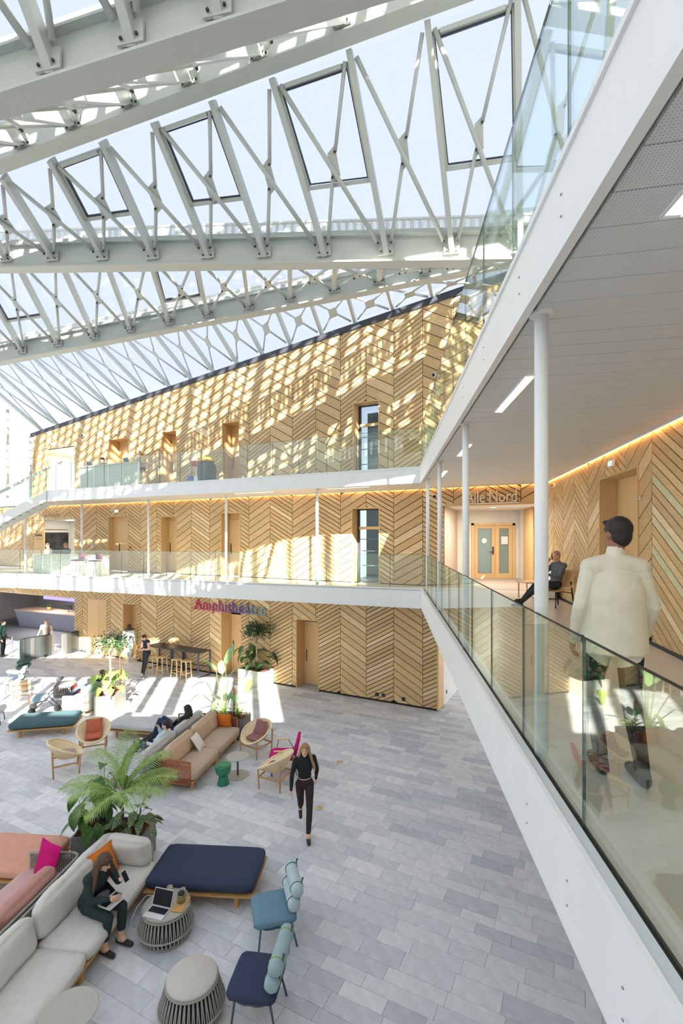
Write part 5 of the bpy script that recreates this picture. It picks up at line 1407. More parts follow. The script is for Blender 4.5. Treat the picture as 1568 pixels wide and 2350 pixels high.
wall_box('wall_lamp_unit', 'small white emergency light high on the right board wall', 'emergency light', on_q(1277, 1114, 0.07), VA, 0.22, 0.08, 0.10, 'plastic_white')
wall_box('thermostat', 'small white switch beside the right door niche', 'switch', on_q(1475, 1142, 0.045), VA, 0.05, 0.03, 0.06, 'plastic_white')
wall_box('exit_sign', 'pale exit sign above the first floor oak door', 'sign', (*wp(wx(271), 0.08), wz(271, 1173)), RZ_W, 0.28, 0.05, 0.15, 'plastic_white', 'pictogram', 'exit_green')
wall_box('exit_sign', 'pale exit sign above the second floor niche', 'sign', (*wp(wx(270), 0.08), wz(270, 994)), RZ_W, 0.28, 0.05, 0.15, 'plastic_white', 'pictogram', 'exit_green')
wall_box('notice_paper', 'white notice on the first floor boards right of the column', 'notice', (*wp(wx(213), 0.04), wz(213, 1249)), RZ_W, 0.16, 0.012, 0.34, 'plastic_white', 'print', 'cloth_silver')
wall_box('fire_call_point', 'small red call point on the first floor boards', 'call point', (*wp(wx(301), 0.05), wz(301, 1256)), RZ_W, 0.10, 0.04, 0.10, 'red_plastic')
for i, (px, py) in enumerate(((195, 999), (998, 862), (1000, 1139))):
    z = wz(px, py); cm = thing('security_camera', 'white dome camera on the %s' % ('second floor boards at the left', 'second floor boards near the gallery corner', 'first floor boards left of the portal')[i], 'camera', (*wp(wx(px), 0.03), z), RZ_W, 'white dome cameras')
    MB().lathe([(0.0, 0), (0.07, 0), (0.07, 0.10), (0.0, 0.10)], 16, M=T(0, 0, 0, 0, -pi / 2)).build('housing', 'plastic_white', cm, True); MB().ball((0, 0.12, -0.02), 0.055, 0.055, 0.055).build('lens_dome', 'screen_dark', cm, True)
sm = MB().lathe([(0.0, 0.05), (0.05, 0.05), (0.07, 0.03), (0.06, 0.0), (0.0, -0.02)], 16).build('smoke_detector', 'plastic_white', None, True); sm.location = (*wp(wxo(812, 1.0), 1.0), S1B - 0.03); MB().ball((0, 0, -0.025), 0.012, 0.012, 0.012).build('indicator', 'red_plastic', sm); tag(sm, 'white smoke detector under the first floor slab edge', 'smoke detector')
# seat of the man on the gallery: plywood chair, and his things
pc = thing('plywood_chair', 'oak plywood chair with black steel legs on the gallery', 'chair', (5.02, 11.35, Z1), radians(-72))
s_ = MB().rbox(0.52, 0.50, 0.02, 0.009, 6, M=T(0, -0.02, 0.40, 0, radians(4))).build('seat', 'oak_door', pc); b_ = MB().rbox(0.56, 0.02, 0.42, 0.009, 6, M=T(0, 0.27, 0.66, 0, radians(-16))).build('backrest', 'oak_door', pc)
for a in (-1, 1):
    MB().bar((a * 0.25, -0.22, 0), (a * 0.22, -0.19, 0.39), 0.025, 0.025).build('leg', 'black_rubber', pc); MB().bar((a * 0.25, 0.30, 0), (a * 0.24, 0.22, 0.60), 0.025, 0.025).build('leg', 'black_rubber', pc)
MB().bar((-0.23, 0.24, 0.34), (0.23, 0.24, 0.34), 0.02, 0.02).build('cross_bar', 'black_rubber', pc)
lt_ = thing('low_table', 'low pale table in front of the seated man on the gallery', 'table', (5.05, 13.0, Z1), radians(10)); MB().rbox(0.5, 0.5, 0.03, 0.012, 3, M=T(0, 0, 0.42)).build('table_top', 'oak_door', lt_)
for a in (-1, 1):
    for b in (-1, 1): MB().bar((a * .2, b * .2, 0), (a * .2, b * .2, .41), .03, .03).build('leg', 'oak_door', lt_)
nb = thing('white_bench', 'low white bench block against the right board wall', 'bench', (*qp(6.9, 0.42), Z1), VA); MB().rbox(1.3, 0.6, 0.36, 0.02, 3, M=T(0, 0, 0.2)).build('body', 'white_paint', nb); MB().rbox(1.3, 0.10, 0.5, 0.02, 3, M=T(0, -0.28, 0.5)).build('backrest', 'white_paint', nb)
# stroller
sr = thing('stroller', 'dark folding stroller with pale blue hood beside the aqua sofa', 'stroller', (-9.75, 16.0, 0), radians(-62))
fabric('hood_blue', (150, 172, 184))
for a in (-1, 1):
    MB().tube([(a * 0.24, 0.42, 1.0), (a * 0.24, 0.2, 0.62), (a * 0.24, -0.38, 0.12)], 0.014, 6).build('frame_tube', 'black_rubber', sr, True); MB().tube([(a * 0.24, 0.30, 0.10), (a * 0.24, -0.05, 0.5)], 0.014, 6).build('frame_tube', 'black_rubber', sr, True)
    for y in (0.32, -0.40): MB().lathe([(0.0, -0.02), (0.11, -0.02), (0.11, 0.02), (0.0, 0.02)], 16, M=T(a * 0.26, y, 0.11, 0, 0, pi / 2)).build('wheel', 'black_rubber', sr)
MB().tube([(-0.24, 0.42, 1.0), (0, 0.48, 1.03), (0.24, 0.42, 1.0)], 0.018, 8).build('handle', 'black_rubber', sr, True)
MB().add([(-0.22, 0.16, 0.72), (0.22, 0.16, 0.72), (0.22, 0.0, 0.36), (-0.22, 0.0, 0.36), (0.22, -0.34, 0.34), (-0.22, -0.34, 0.34)], [(0, 1, 2, 3), (3, 2, 4, 5)]).build('seat_sling', 'anthracite', sr)
hd_ = []
for i in range(7):
    a = radians(10 + 95 * i / 6); hd_.append([(x * 0.23, 0.18 - 0.36 * cos(a) * (1 - .0 * x * x), 0.62 + 0.40 * sin(a) * (1 - 0.12 * x * x)) for x in (-1, -.5, 0, .5, 1)])
vs = [p for r_ in hd_ for p in r_]; MB().add(vs, [(i * 5 + j, i * 5 + j + 1, (i + 1) * 5 + j + 1, (i + 1) * 5 + j) for i in range(6) for j in range(4)]).build('hood', 'hood_blue', sr, True)
MB().rbox(0.44, 0.46, 0.14, 0.06, 6, 0.02, M=T(0, -0.2, 0.44), bumps=0.02).build('blanket', 'hood_blue', sr, True)
hb = MB().rbox(0.34, 0.16, 0.20, 0.07, 6, 0.02, M=T(0, 0, 0.10), bumps=0.01).build('handbag', fabric('leather_maroon', (112, 48, 44)), None, True); hb.location = (-9.1, 16.6, 0.42); MB().tube([(-0.1, 0, 0.19), (-0.06, 0, 0.3), (0.06, 0, 0.3), (0.1, 0, 0.19)], 0.01, 6).build('strap', 'leather_maroon', hb, True); tag(hb, 'maroon leather bag lying beside the stroller', 'bag')
rd2 = rope_drum('side_table', 'pale rope-sided round table behind the stroller', -10.05, 17.6, 0.36, 0.42, 0.42, False)
for i_, (px, py, r_) in enumerate(((1, 1, 1),)): pass
# ------------------------------------------------------------------ planters and plants
def leafmat(name, a, b, scale=14):
    m, t, bs = _new(name)
    bs.inputs['Roughness'].default_value = 0.4
    co = t.nodes.new('ShaderNodeTexCoord'); nz = t.nodes.new('ShaderNodeTexNoise'); nz.inputs['Scale'].default_value = scale
    rp = t.nodes.new('ShaderNodeValToRGB'); rp.color_ramp.elements[0].position = 0.35; rp.color_ramp.elements[1].position = 0.65
    rp.color_ramp.elements[0].color = (*srgb(*a), 1); rp.color_ramp.elements[1].color = (*srgb(*b), 1)
    t.links.new(co.outputs['Object'], nz.inputs['Vector']); t.links.new(nz.outputs[0], rp.inputs[0]); t.links.new(rp.outputs[0], bs.inputs['Base Color'])
    tl = t.nodes.new('ShaderNodeBsdfTranslucent'); t.links.new(rp.outputs[0], tl.inputs[0])
    mx = t.nodes.new('ShaderNodeMixShader'); mx.inputs[0].default_value = 0.25
    t.links.new(bs.outputs[0], mx.inputs[1]); t.links.new(tl.outputs[0], mx.inputs[2]); t.links.new(mx.outputs[0], t.nodes['Material Output'].inputs['Surface'])
    return m
leafmat('leaf_palm', (134, 170, 84), (174, 202, 118)); leafmat('leaf_broad', (66, 104, 52), (92, 132, 66)); leafmat('leaf_dark', (46, 82, 52), (70, 106, 66)); leafmat('leaf_varieg', (78, 106, 70), (150, 166, 128), 30); leafmat('leaf_ficus', (64, 98, 66), (104, 136, 92), 4); leafmat('leaf_lime', (150, 180, 76), (186, 208, 110)); leafmat('leaf_banana', (112, 152, 96), (146, 180, 118))
mat('stem_green', (96, 122, 62), 0.5); mat('stem_brown', (92, 66, 50), 0.8); mat('trunk_pale', (186, 172, 146), 0.8, var=0.15, scale=12)
def leaf_mesh(name, L, W, m, droop=0.5, fold=0.18, kind='ovate', n=8):
    """leaf blade along +x from the origin, curving down; two halves folded at the midrib"""
    vs = []; fs = []
    for i in range(n + 1):
        s = i / n
        a = droop * s * 1.2
        x = L * (sin(a) / a if a > 1e-3 else 1) * s; z = -L * s * (1 - cos(a)) / max(a, 1e-3)
        if kind == 'ovate': wv = W / 2 * (sin(pi * min(1, s * 1.02) ** 0.8)) ** 0.9 if s < 0.98 else 0.0
        elif kind == 'paddle': wv = W / 2 * min(1, (s / 0.22)) ** 0.6 * (1 - max(0, (s - 0.55) / 0.45) ** 2.2)
        elif kind == 'heart': wv = W / 2 * (1 - s ** 1.6) * (0.75 + .25 * min(1, s / 0.12)) * (1 if s > 0.02 else 0.7)
        elif kind == 'lobed': wv = W / 2 * (1 - s ** 2.2) * (1.0 if i % 2 == 0 else 0.62)
        else: wv = W / 2 * (1 - s) ** 0.5 * min(1, s / .1 + .4)
        for sd in (-1, 0, 1): vs.append((x - (0.12 * L if kind == 'heart' and i == 0 and sd else 0), sd * wv, z + abs(sd) * wv * fold))
    for i in range(n):
        for j in (0, 1): fs.append((i * 3 + j, i * 3 + j + 1, (i + 1) * 3 + j + 1, (i + 1) * 3 + j))
    me = MB().add(vs, fs).mesh(name, True); me.materials.append(MATS[m]); return me
def stemmed(parent, base, tip, leafM, r=0.008, m='stem_green', bend=0.12, nm='stem'):
    base, tip = Vector(base), Vector(tip)
    mid = base.lerp(tip, 0.55) + Vector((0, 0, bend))
    MB().tube([base, base.lerp(mid, 0.5) + Vector((0, 0, bend * .3)), mid, tip], [r * 1.3, r * 1.1, r, r * .8], 5).build(nm, m, parent, True)
def planter(label, cx, cy, rz, L, W, H, m):
    r = thing('planter', label, 'planter', (cx, cy, 0), rz, 'square stone planters')
    mb = MB(); t = 0.03
    mb.box(-L / 2, L / 2, -W / 2, -W / 2 + t, 0, H).box(-L / 2, L / 2, W / 2 - t, W / 2, 0, H).box(-L / 2, -L / 2 + t, -W / 2 + t, W / 2 - t, 0, H).box(L / 2 - t, L / 2, -W / 2 + t, W / 2 - t, 0, H).box(-L / 2 + t, L / 2 - t, -W / 2 + t, W / 2 - t, 0, 0.05)
    mb.build('box', m, r)
    n = 10; vs = []; R = random.Random(int(L * 100 + cx * 10))
    for i in range(n + 1):
        for j in range(n + 1): vs.append(((-L / 2 + t) + (L - 2 * t) * i / n, (-W / 2 + t) + (W - 2 * t) * j / n, H - 0.05 + R.uniform(-.015, .02)))
    MB().add(vs, [(i * (n + 1) + j, (i + 1) * (n + 1) + j, (i + 1) * (n + 1) + j + 1, i * (n + 1) + j + 1) for i in range(n) for j in range(n)]).build('soil', 'soil', r, True)
    return r
def plant(name, label, loc, group=None): return thing(name, label, 'plant', loc, 0, group)
LEAVES = {}
def lf(key, *a, **k):
    if key not in LEAVES: LEAVES[key] = leaf_mesh('leaf', *a, **k)
    return LEAVES[key]
def put_leaf(parent, me, pos, az, pitch, roll=0.0, s=1.0, nm='leaf'):
    o = link(nm, me, parent); o.location = pos; o.rotation_mode = 'ZYX'
    o.rotation_euler = (roll, -pitch, az); o.scale = (s, s, s)
    o.rotation_mode = 'XYZ'
    o.rotation_euler = (Matrix.Rotation(az, 3, 'Z') @ Matrix.Rotation(-pitch, 3, 'Y') @ Matrix.Rotation(roll, 3, 'X')).to_euler()
    return o
def clump(name, label, loc, n, keyf, hr, spread, seed, stem_m='stem_green', pitch=(-0.5, 0.3), sc=(0.8, 1.2), group=None, az0=None, bend=0.1):
    """several stems from one base each carrying one leaf"""
    R = random.Random(seed); p = plant(name, label, loc, group)
    for i in range(n):
        az = (2 * pi * i / n + R.uniform(-.35, .35)) if az0 is None else R.uniform(*az0)
        h = R.uniform(*hr); rr = spread * R.uniform(0.35, 1.0)
        b = (R.uniform(-.06, .06), R.uniform(-.06, .06), 0)
        t = (rr * cos(az), rr * sin(az), h)
        stemmed(p, b, t, None, 0.006, stem_m, bend)
        put_leaf(p, keyf(R), t, az + R.uniform(-.3, .3), R.uniform(*pitch), R.uniform(-.4, .4), R.uniform(*sc))
    return p
def palm(label, loc, seed=1):
    R = random.Random(seed); p = plant('palm', label, loc)
    MB().tube([(0, 0, -0.02), (0.02, 0.01, 0.30), (0.0, 0.0, 0.62)], [0.03, 0.024, 0.02], 8).build('trunk', 'stem_brown', p, True)
    spec = [(1.62, 1.15, 0.95), (0.1, 1.05, 0.45), (0.55, 0.95, 0.62), (3.3, 1.05, 0.40), (2.7, 0.95, 0.7), (4.35, 0.85, 0.30), (5.4, 0.95, 0.38), (5.95, 1.0, 0.40), (3.9, 0.9, 0.45), (1.1, 0.9, 0.9)]
    for az, L, el in spec:
        L *= R.uniform(.92, 1.05); n = 26; mb = MB(); pts = []
        for i in range(n + 1):
            s = i / n; e = el + 0.45 - 1.35 * s * (1.25 - el)
            if i == 0: q = Vector((0, 0, 0.58))
            else: q = q + Vector((cos(e), 0, sin(e))) * L / n
            pts.append(q.copy())
        mb.tube(pts, [0.009 * (1 - .75 * i / n) for i in range(n + 1)], 4)
        for i in range(4, n + 1):
            s = i / n; ll = 0.42 * (sin(pi * (0.12 + 0.80 * s)) ** 0.7)
            d = (pts[i] - pts[i - 1]).normalized()
            for sd in (-1, 1):
                out = (d * 0.75 + Vector((0, sd, 0)) * 0.9 + Vector((0, 0, 0.12))).normalized(); a0 = pts[i]
                w_ = Vector((0, 0, 1)).cross(out).normalized() * 0.013
                m1 = a0 + out * ll * 0.55; m2 = a0 + out * ll + Vector((0, 0, -0.28 * ll * R.uniform(.6, 1.3)))
                mb.add([a0 - w_ * .5, a0 + w_ * .5, m1 + w_, m1 - w_, m2], [(0, 1, 2, 3), (3, 2, 4)])
        o = mb.build('palm_frond', 'leaf_palm', p, True); o.rotation_euler = (0, 0, az)
    return p
# foreground planter
pl1 = planter('dark grey planter with a palm behind the greige sofa', -4.02, 8.58, 0, 1.22, 0.62, 0.6, 'concrete_dark')
palm('feathery bright green palm in the dark planter', (-3.92, 8.62, 0.56))
broad = lambda R: lf('b%d' % R.randrange(3), 0.40, 0.19, 'leaf_broad', 0.8, 0.2, 'ovate') if R.random() < .7 else lf('b9', 0.46, 0.22, 'leaf_broad', 1.0, 0.2, 'ovate')
clump('broadleaf_plant', 'broad leaved plant hanging over the left side of the dark planter', (-4.42, 8.5, 0.56), 16, broad, (0.12, 0.62), 0.42, 3, 'stem_brown', (-1.1, -0.2))
clump('broadleaf_plant', 'bare stemmed broad leaved plant behind the palm', (-4.30, 8.75, 0.56), 9, broad, (0.4, 1.0), 0.30, 5, 'stem_brown', (-0.9, 0.0))
vari = lambda R: lf('v%d' % R.randrange(2), 0.26, 0.12, 'leaf_varieg', 0.7, 0.2, 'ovate')
clump('variegated_plant', 'variegated leafy plant on the right of the dark planter', (-3.62, 8.6, 0.56), 26, vari, (0.10, 0.52), 0.36, 7, 'stem_green', (-0.7, 0.2))
clump('variegated_plant', 'low variegated plant at the front of the dark planter', (-3.82, 8.42, 0.56), 7, vari, (0.06, 0.2), 0.16, 8, 'stem_green', (-0.2, 0.6))
# banana planter behind the tan sofa
planter('dark planter with a paddle leaved plant beyond the tan sofa', -3.33, 14.02, radians(-10), 1.25, 0.6, 0.58, 'concrete_dark')
bp = plant('paddle_leaf_plant', 'tall plant with big paddle leaves behind the tan sofa', (-3.42, 14.05, 0.54))
for az, rr, h, pit, s, droop in ((2.6, 0.30, 1.25, 0.75, 1.0, .5), (1.2, 0.12, 1.45, 1.1, 1.1, .25), (3.3, 0.48, 1.0, 0.1, 0.9, .9), (3.5, 0.62, 0.72, -0.2, 0.95, 1.0), (4.2, 0.22, 0.55, -0.5, 0.9, 1.0), (0.6, 0.14, 1.05, 1.0, 0.75, .3), (0.3, 0.32, 1.0, 0.5, 0.7, .6), (2.0, 0.20, 1.15, 0.9, 0.9, .5), (5.5, 0.25, 0.65, 0.2, 0.7, .9)):
    t = (rr * cos(az), rr * sin(az), h); stemmed(bp, (0.02 * cos(az), 0.02 * sin(az), 0), t, None, 0.012, 'stem_green', 0.05)
    put_leaf(bp, lf('pad%d' % int(droop * 10), 0.62, 0.25, 'leaf_banana', droop, 0.22, 'paddle', n=9), t, az, pit, 0.3 * (1 if az > 2 else -1), s)
strap = lambda R: lf('st%d' % R.randrange(2), 0.5, 0.045, 'leaf_lime', 1.5, 0.3, 'strap')
clump('strap_leaf_plant', 'lime green strap leaved plant at the right of the dark planter', (-2.98, 13.9, 0.54), 20, strap, (0.12, 0.42), 0.10, 9, 'stem_green', (0.3, 1.2), (0.7, 1.15))
clump('strap_leaf_plant', 'low pale strap leaved plant at the left of the dark planter', (-3.8, 14.05, 0.54), 14, strap, (0.03, 0.12), 0.12, 10, 'stem_green', (-0.1, 0.9), (0.5, 0.8))
brom = plant('bromeliad', 'dry orange bromeliad flower among the paddle leaves', (-3.12, 14.05, 0.54))
MB().tube([(0, 0, 0), (0, 0, 0.5)], 0.02, 6).build('stem', 'stem_brown', brom, True); MB().lathe([(0.02, 0.5), (0.06, 0.56), (0.045, 0.66), (0.05, 0.74), (0.0, 0.86)], 8).build('flower', mat('dry_orange', (206, 150, 104), 0.8), brom, True)
# ficus trees
def ficus(label, loc, trunk_h, crown_r, crown_h, nleaf, seed, m='leaf_ficus', twin=False):
    R = random.Random(seed); p = plant('ficus_tree', label, loc, None); p['category'] = 'tree'
    tops = [(0, 0)] if not twin else [(0, 0), (0.28, 0.1)]
    for k, (a, b) in enumerate(tops):
        MB().tube([(a, b, -0.02), (a + 0.02, b, trunk_h * .5), (a - 0.01, b, trunk_h + 0.1)], [0.035, 0.03, 0.022], 8).build('trunk', 'trunk_pale' if k == 0 else 'stem_brown', p, True)
        for j in range(7):
            az = R.uniform(0, 6.3); e = Vector((a + crown_r * .65 * cos(az), b + crown_r * .65 * sin(az), trunk_h + R.uniform(.1, crown_h * .8)))
            MB().tube([(a, b, trunk_h * R.uniform(.75, 1.0)), e], [0.014, 0.005], 5).build('branch', 'trunk_pale', p, True)
    mb = MB()
    for i in range(nleaf):
        a, b = tops[i % len(tops)]
        while True:
            v = Vector((R.uniform(-1, 1), R.uniform(-1, 1), R.uniform(-.8, 1)))
            if 0.25 < v.length < 1: break
        lump = 0.8 + 0.3 * sin(3 * atan2(v.y, v.x) + seed) + 0.1 * sin(7 * v.z)
        c = Vector((a + v.x * crown_r * lump, b + v.y * crown_r * lump, trunk_h + crown_h * .45 + v.z * crown_h * .55 * lump))
        d = Vector((R.uniform(-1, 1), R.uniform(-1, 1), R.uniform(-.9, .3))).normalized(); L = R.uniform(.07, .12)
        w_ = d.cross(Vector((R.uniform(-.5, .5), R.uniform(-.5, .5), 1))).normalized() * L * .22
        mb.add([c, c + d * L * .45 + w_, c + d * L, c + d * L * .45 - w_], [(0, 1, 2, 3)])
    tag(mb.build('foliage', m, p, True), kind='stuff')
    return p
planter('light concrete planter with a ficus in the sunlight', -7.72, 16.18, radians(8), 0.62, 1.25, 0.6, 'concrete')
ficus('sunlit ficus tree with pale trunk in the left planter', (-7.75, 16.2, 0.55), 1.35, 0.62, 0.75, 1500, 3, twin=True)
monst = lambda R: lf('mo%d' % R.randrange(2), 0.36, 0.34, 'leaf_lime', 0.8, 0.15, 'lobed', n=9)
clump('monstera', 'bright lime monstera at the foot of the sunlit ficus', (-7.68, 16.0, 0.55), 16, monst, (0.25, 0.7), 0.5, 13, 'stem_green', (-0.7, 0.2))
clump('monstera', 'small monstera on the far side of the left planter', (-7.8, 16.5, 0.55), 8, monst, (0.3, 0.8), 0.35, 14, 'stem_green', (-0.6, 0.3))
planter('pale concrete planter against the board wall', -3.33, 18.78, radians(-28), 1.25, 0.62, 0.62, 'concrete')
ficus('dark ficus tree standing against the board wall', (-3.30, 18.75, 0.57), 1.25, 0.68, 0.75, 1500, 8, 'leaf_dark')
drk = lambda R: lf('dk%d' % R.randrange(2), 0.5, 0.36, 'leaf_dark', 0.7, 0.15, 'heart')
clump('elephant_ear', 'big dark heart leaved plant in the wall planter', (-3.15, 18.68, 0.57), 10, drk, (0.25, 0.75), 0.5, 17, 'stem_green', (-0.8, 0.3), (0.8, 1.25))
clump('broadleaf_plant', 'drooping broad leaved plant at the left of the wall planter', (-3.72, 18.95, 0.57), 12, broad, (0.3, 1.0), 0.35, 18, 'stem_green', (-1.2, -0.3), (.8, 1.1))
ll = plant('elephant_ear', 'single pale heart leaf leaning out of the wall planter', (-3.35, 18.55, 0.57))
stemmed(ll, (0, 0, 0), (-0.05, -0.75, -0.12), None, 0.012, 'stem_green', 0.18); put_leaf(ll, leaf_mesh('leaf', 0.52, 0.42, 'leaf_lime', 0.8, 0.15, 'heart'), (-0.05, -0.75, -0.12), radians(-110), -0.9, 0.2)
# reception desk plants
for i, x in enumerate((20.7, 25.6)):
    g_ = wp(x, -3.0); pt = thing('potted_plant', ('bushy plant in a terracotta pot at the right end of the reception desk', 'bushy plant in a pot on the left of the reception desk')[i], 'plant', (g_[0], g_[1], 1.13), 0, 'reception desk plants')
    MB().lathe([(0.0, 0), (0.10, 0), (0.14, 0.22), (0.12, 0.22), (0.0, 0.2)], 18).build('pot', mat('terracotta_%d' % i, (178, 124, 84), 0.7), pt, True)
    R = random.Random(30 + i)
    for k in range(22):
        az = R.uniform(0, 6.3); put_leaf(pt, lf('dr', 0.42, 0.04, 'leaf_dark', 1.3, 0.3, 'strap'), (0.02 * cos(az), 0.02 * sin(az), 0.2), az, R.uniform(0.4, 1.4), 0, R.uniform(.8, 1.2))
# ------------------------------------------------------------------ people
mat('skin', (222, 178, 152), 0.55, var=0.04, scale=10); mat('skin_dark', (150, 104, 80), 0.55); mat('hair_dark', (36, 28, 26), 0.6, var=0.3, scale=60, stretch=(1, 1, .2)); mat('hair_brown', (84, 60, 44), 0.6, var=0.4, scale=40, stretch=(1, 1, .2)); mat('hair_blond', (166, 126, 84), 0.6, var=0.35, scale=40, stretch=(1, 1, .2)); mat('hair_grey', (176, 140, 116), 0.7)
for n_, c_ in (('cream_jacket', (226, 220, 200)), ('black_cloth', (44, 46, 48)), ('green_black', (50, 62, 62)), ('charcoal_knit', (104, 110, 118)), ('dark_trousers', (58, 60, 64)), ('brown_trousers', (62, 52, 50)), ('navy_shirt', (42, 52, 74)), ('denim', (86, 98, 116)), ('denim_dark', (52, 66, 98)), ('white_shirt', (226, 230, 232)), ('paleblue_shirt', (196, 214, 222)), ('stripe_white', (214, 208, 200)), ('grey_shirt', (128, 120, 112)), ('green_shirt', (60, 88, 84)), ('pale_trousers', (196, 206, 214)), ('yellow_knit', (214, 204, 160))): fabric(n_, c_, 0.06)
mat('shoe_dark', (52, 50, 46), 0.7); mat('shoe_white', (230, 228, 220), 0.6); mat('eye_dark', (30, 26, 26), 0.3); mat('lip', (184, 112, 102), 0.5)
def seg_d(p, a, b):
    ab = b - a; t = max(0, min(1, (p - a).dot(ab) / max(1e-9, ab.length_squared)))
    return (p - (a + ab * t)).length, t
def person(label, loc, rz, J, C, hair, vox=0.012, loose=1.0, look=(0, 0), longhair=0.0, skin='skin', sleeve=1.0, cuff=1.0, curl=(0.5, 0.5), group=None, s=1.0, jacket=0.0, female=False, ankle_skin=False, midriff=False, beard=None):
    """J: joints (front is local -y); C: materials top, trousers, shoes.  One continuous remeshed body, hair as child."""
    r = thing('person', label, 'person', loc, rz, group)
    J = {k: Vector(v) * s for k, v in J.items()}
    mb = MB(); bones = []
    def lim(a, b, ra, rb, reg, n=10):
        a, b = Vector(a), Vector(b); mb.tube([a, a.lerp(b, .33), a.lerp(b, .66), b], [ra, ra * .75 + rb * .25 + .004, ra * .3 + rb * .7 + .002, rb], n)
        for p, q in ((a, ra), (b, rb)): mb.ball(p, q, q, q, 10, 6)
        bones.append((a, b, (ra + rb) / 2, reg))
    def ell(c, rx, ry, rzz, reg, M=None):
        X = Matrix.Translation(c) @ (M.to_4x4() if M is not None else Matrix.Identity(4)); mb.ball((0, 0, 0), rx, ry, rzz, 16, 10, M=X)
    L = loose
    pel, che, nec, hea = J['pel'], J['che'], J['nec'], J['hea']
    sh = (J['shL'] - J['shR']).normalized(); hp = (J['hiL'] - J['hiR']).normalized()
    def frame(xd, up):
        up = up.normalized(); xd = (xd - up * xd.dot(up)).normalized(); return Matrix((xd, up.cross(xd), up)).transposed()
    Mc = frame(sh, nec - pel); Mp = frame(hp, che - pel)
    k = 0.92 if female else 1.0
    ell(pel, .165 * L * s, .125 * L * s, .14 * s, 'leg', Mp); ell(pel.lerp(che, .5), .145 * L * k * s, .115 * L * s, .19 * s, 'top', Mc)
    ell(che, .172 * L * k * s, .125 * L * s, .19 * s, 'top', Mc); ell(che.lerp(nec, .62), .15 * L * k * s, .085 * L * s, .09 * s, 'top', Mc)
    bones.append((pel - (che - pel) * .1, pel + (che - pel) * .12, .15, 'leg')); bones.append((pel + (che - pel) * (.14 if not midriff else .5), che, .15, 'top')); bones.append((che, che.lerp(nec, .8), .12, 'top'))
    if midriff: bones.append((pel + (che - pel) * .2, pel + (che - pel) * .42, .14, 'skin'))
    if jacket: 
        Xj = Matrix.Translation(che) @ Mc.to_4x4(); hz = -((che - pel).length + jacket * s)
        mb.lathe([(.0, .17 * s), (.10 * s, .15 * s), (.165 * s, .10 * s), (.190 * s, .0), (.20 * s, hz * .5), (.215 * s, hz), (0, hz)], 22, sx=1.05, sy=.78, M=Xj); bones.append((che, che + (pel - che).normalized() * (-hz - .10 * s), .2, 'top'))
    lim(nec - (nec - che) * .15, hea - (hea - nec) * .25, .058 * s, .052 * s, 'skin')
    # head
    yaw, pit = look
    Hm = Matrix.Rotation(yaw, 3, 'Z') @ Matrix.Rotation(pit, 3, 'X')
    ell(hea + Vector((0, 0, .012 * s)), .076 * s, .094 * s, .104 * s, 'skin', Hm); ell(hea + Hm @ Vector((0, -.03, -.055)) * s, .056 * s, .062 * s, .062 * s, 'skin', Hm)
    ell(hea + Hm @ Vector((0, -.098, -.015)) * s, .014 * s, .022 * s, .026 * s, 'skin', Hm); ell(hea + Hm @ Vector((0, -.082, -.088)) * s, .026 * s, .018 * s, .020 * s, 'skin', Hm)
    for q in (-1, 1): ell(hea + Hm @ Vector((q * .078, .005, -.01)) * s, .012 * s, .02 * s, .032 * s, 'skin', Hm)
    bones.append((hea + Hm @ Vector((0, 0, -.08)) * s, hea + Hm @ Vector((0, 0, .06)) * s, .09, 'skin'))
    for sd in ('L', 'R'):
        S_, E, W_ = J['sh' + sd], J['el' + sd], J['wr' + sd]
        lim(che.lerp(nec, .75), S_, .07 * s, .066 * L * s, 'top'); lim(S_, E, .056 * L * s, .044 * L * s, 'top' if sleeve > .3 else 'skin')
        fe = E.lerp(W_, sleeve) if sleeve < 1 else W_
        lim(E, W_, .044 * (L if sleeve >= 1 else 1) * s, .029 * (L if sleeve >= 1 else 1) * s, 'fore' if sleeve < 1 else 'top')
        # hand: palm, four fingers and a thumb
        d = J.get('hd' + sd); d = (d.normalized() if d is not None else (W_ - E).normalized())
        pn = J.get('pn' + sd); pn = (pn if pn is not None else Vector((1 if sd == 'L' else -1, 0, 0)) * -1)
        pn = (pn - d * pn.dot(d)).normalized(); sv = d.cross(pn)
        pc_ = W_ + d * .052 * s
        ell(pc_, .040 * s, .018 * s, .052 * s, 'skin', frame(sv, d)); bones.append((W_ + d * .012 * s, W_ + d * .10 * s, .03, 'skin'))
        cu = curl[0 if sd == 'L' else 1]
        for i, (o_, fl_) in enumerate(((-.030, .066), (-.010, .076), (.010, .071), (.029, .056))):
            b = W_ + (d * .092 + sv * o_) * s; d1 = (d * cos(cu * .8) + pn * sin(cu * .8)); d2 = (d * cos(cu * 1.9) + pn * sin(cu * 1.9))
            m1 = b + d1 * fl_ * .55 * s; m2 = m1 + d2 * fl_ * .55 * s
            mb.tube([b - d * .02 * s, b, m1, m2], [.0100 * s, .0098 * s, .0090 * s, .0075 * s], 7); bones.append((b, m2, .01, 'skin'))
        tb = W_ + (d * .03 - sv * .032) * s; t1 = tb + (d * .03 - sv * .026 + pn * .012) * s; t2 = t1 + (d * .032 - sv * .008 + pn * .016) * s
        mb.tube([tb, t1, t2], [.013 * s, .0115 * s, .0085 * s], 7); bones.append((tb, t2, .012, 'skin'))
        H_, K_, A_ = J['hi' + sd], J['kn' + sd], J['an' + sd]
        lim(pel.lerp(H_, .6), H_, .11 * L * s, .092 * L * s, 'leg'); lim(H_, K_, .088 * L * s, .062 * L * s, 'leg'); lim(K_, A_, .060 * L * s, .045 * L * s, 'leg' if not ankle_skin else 'shin')
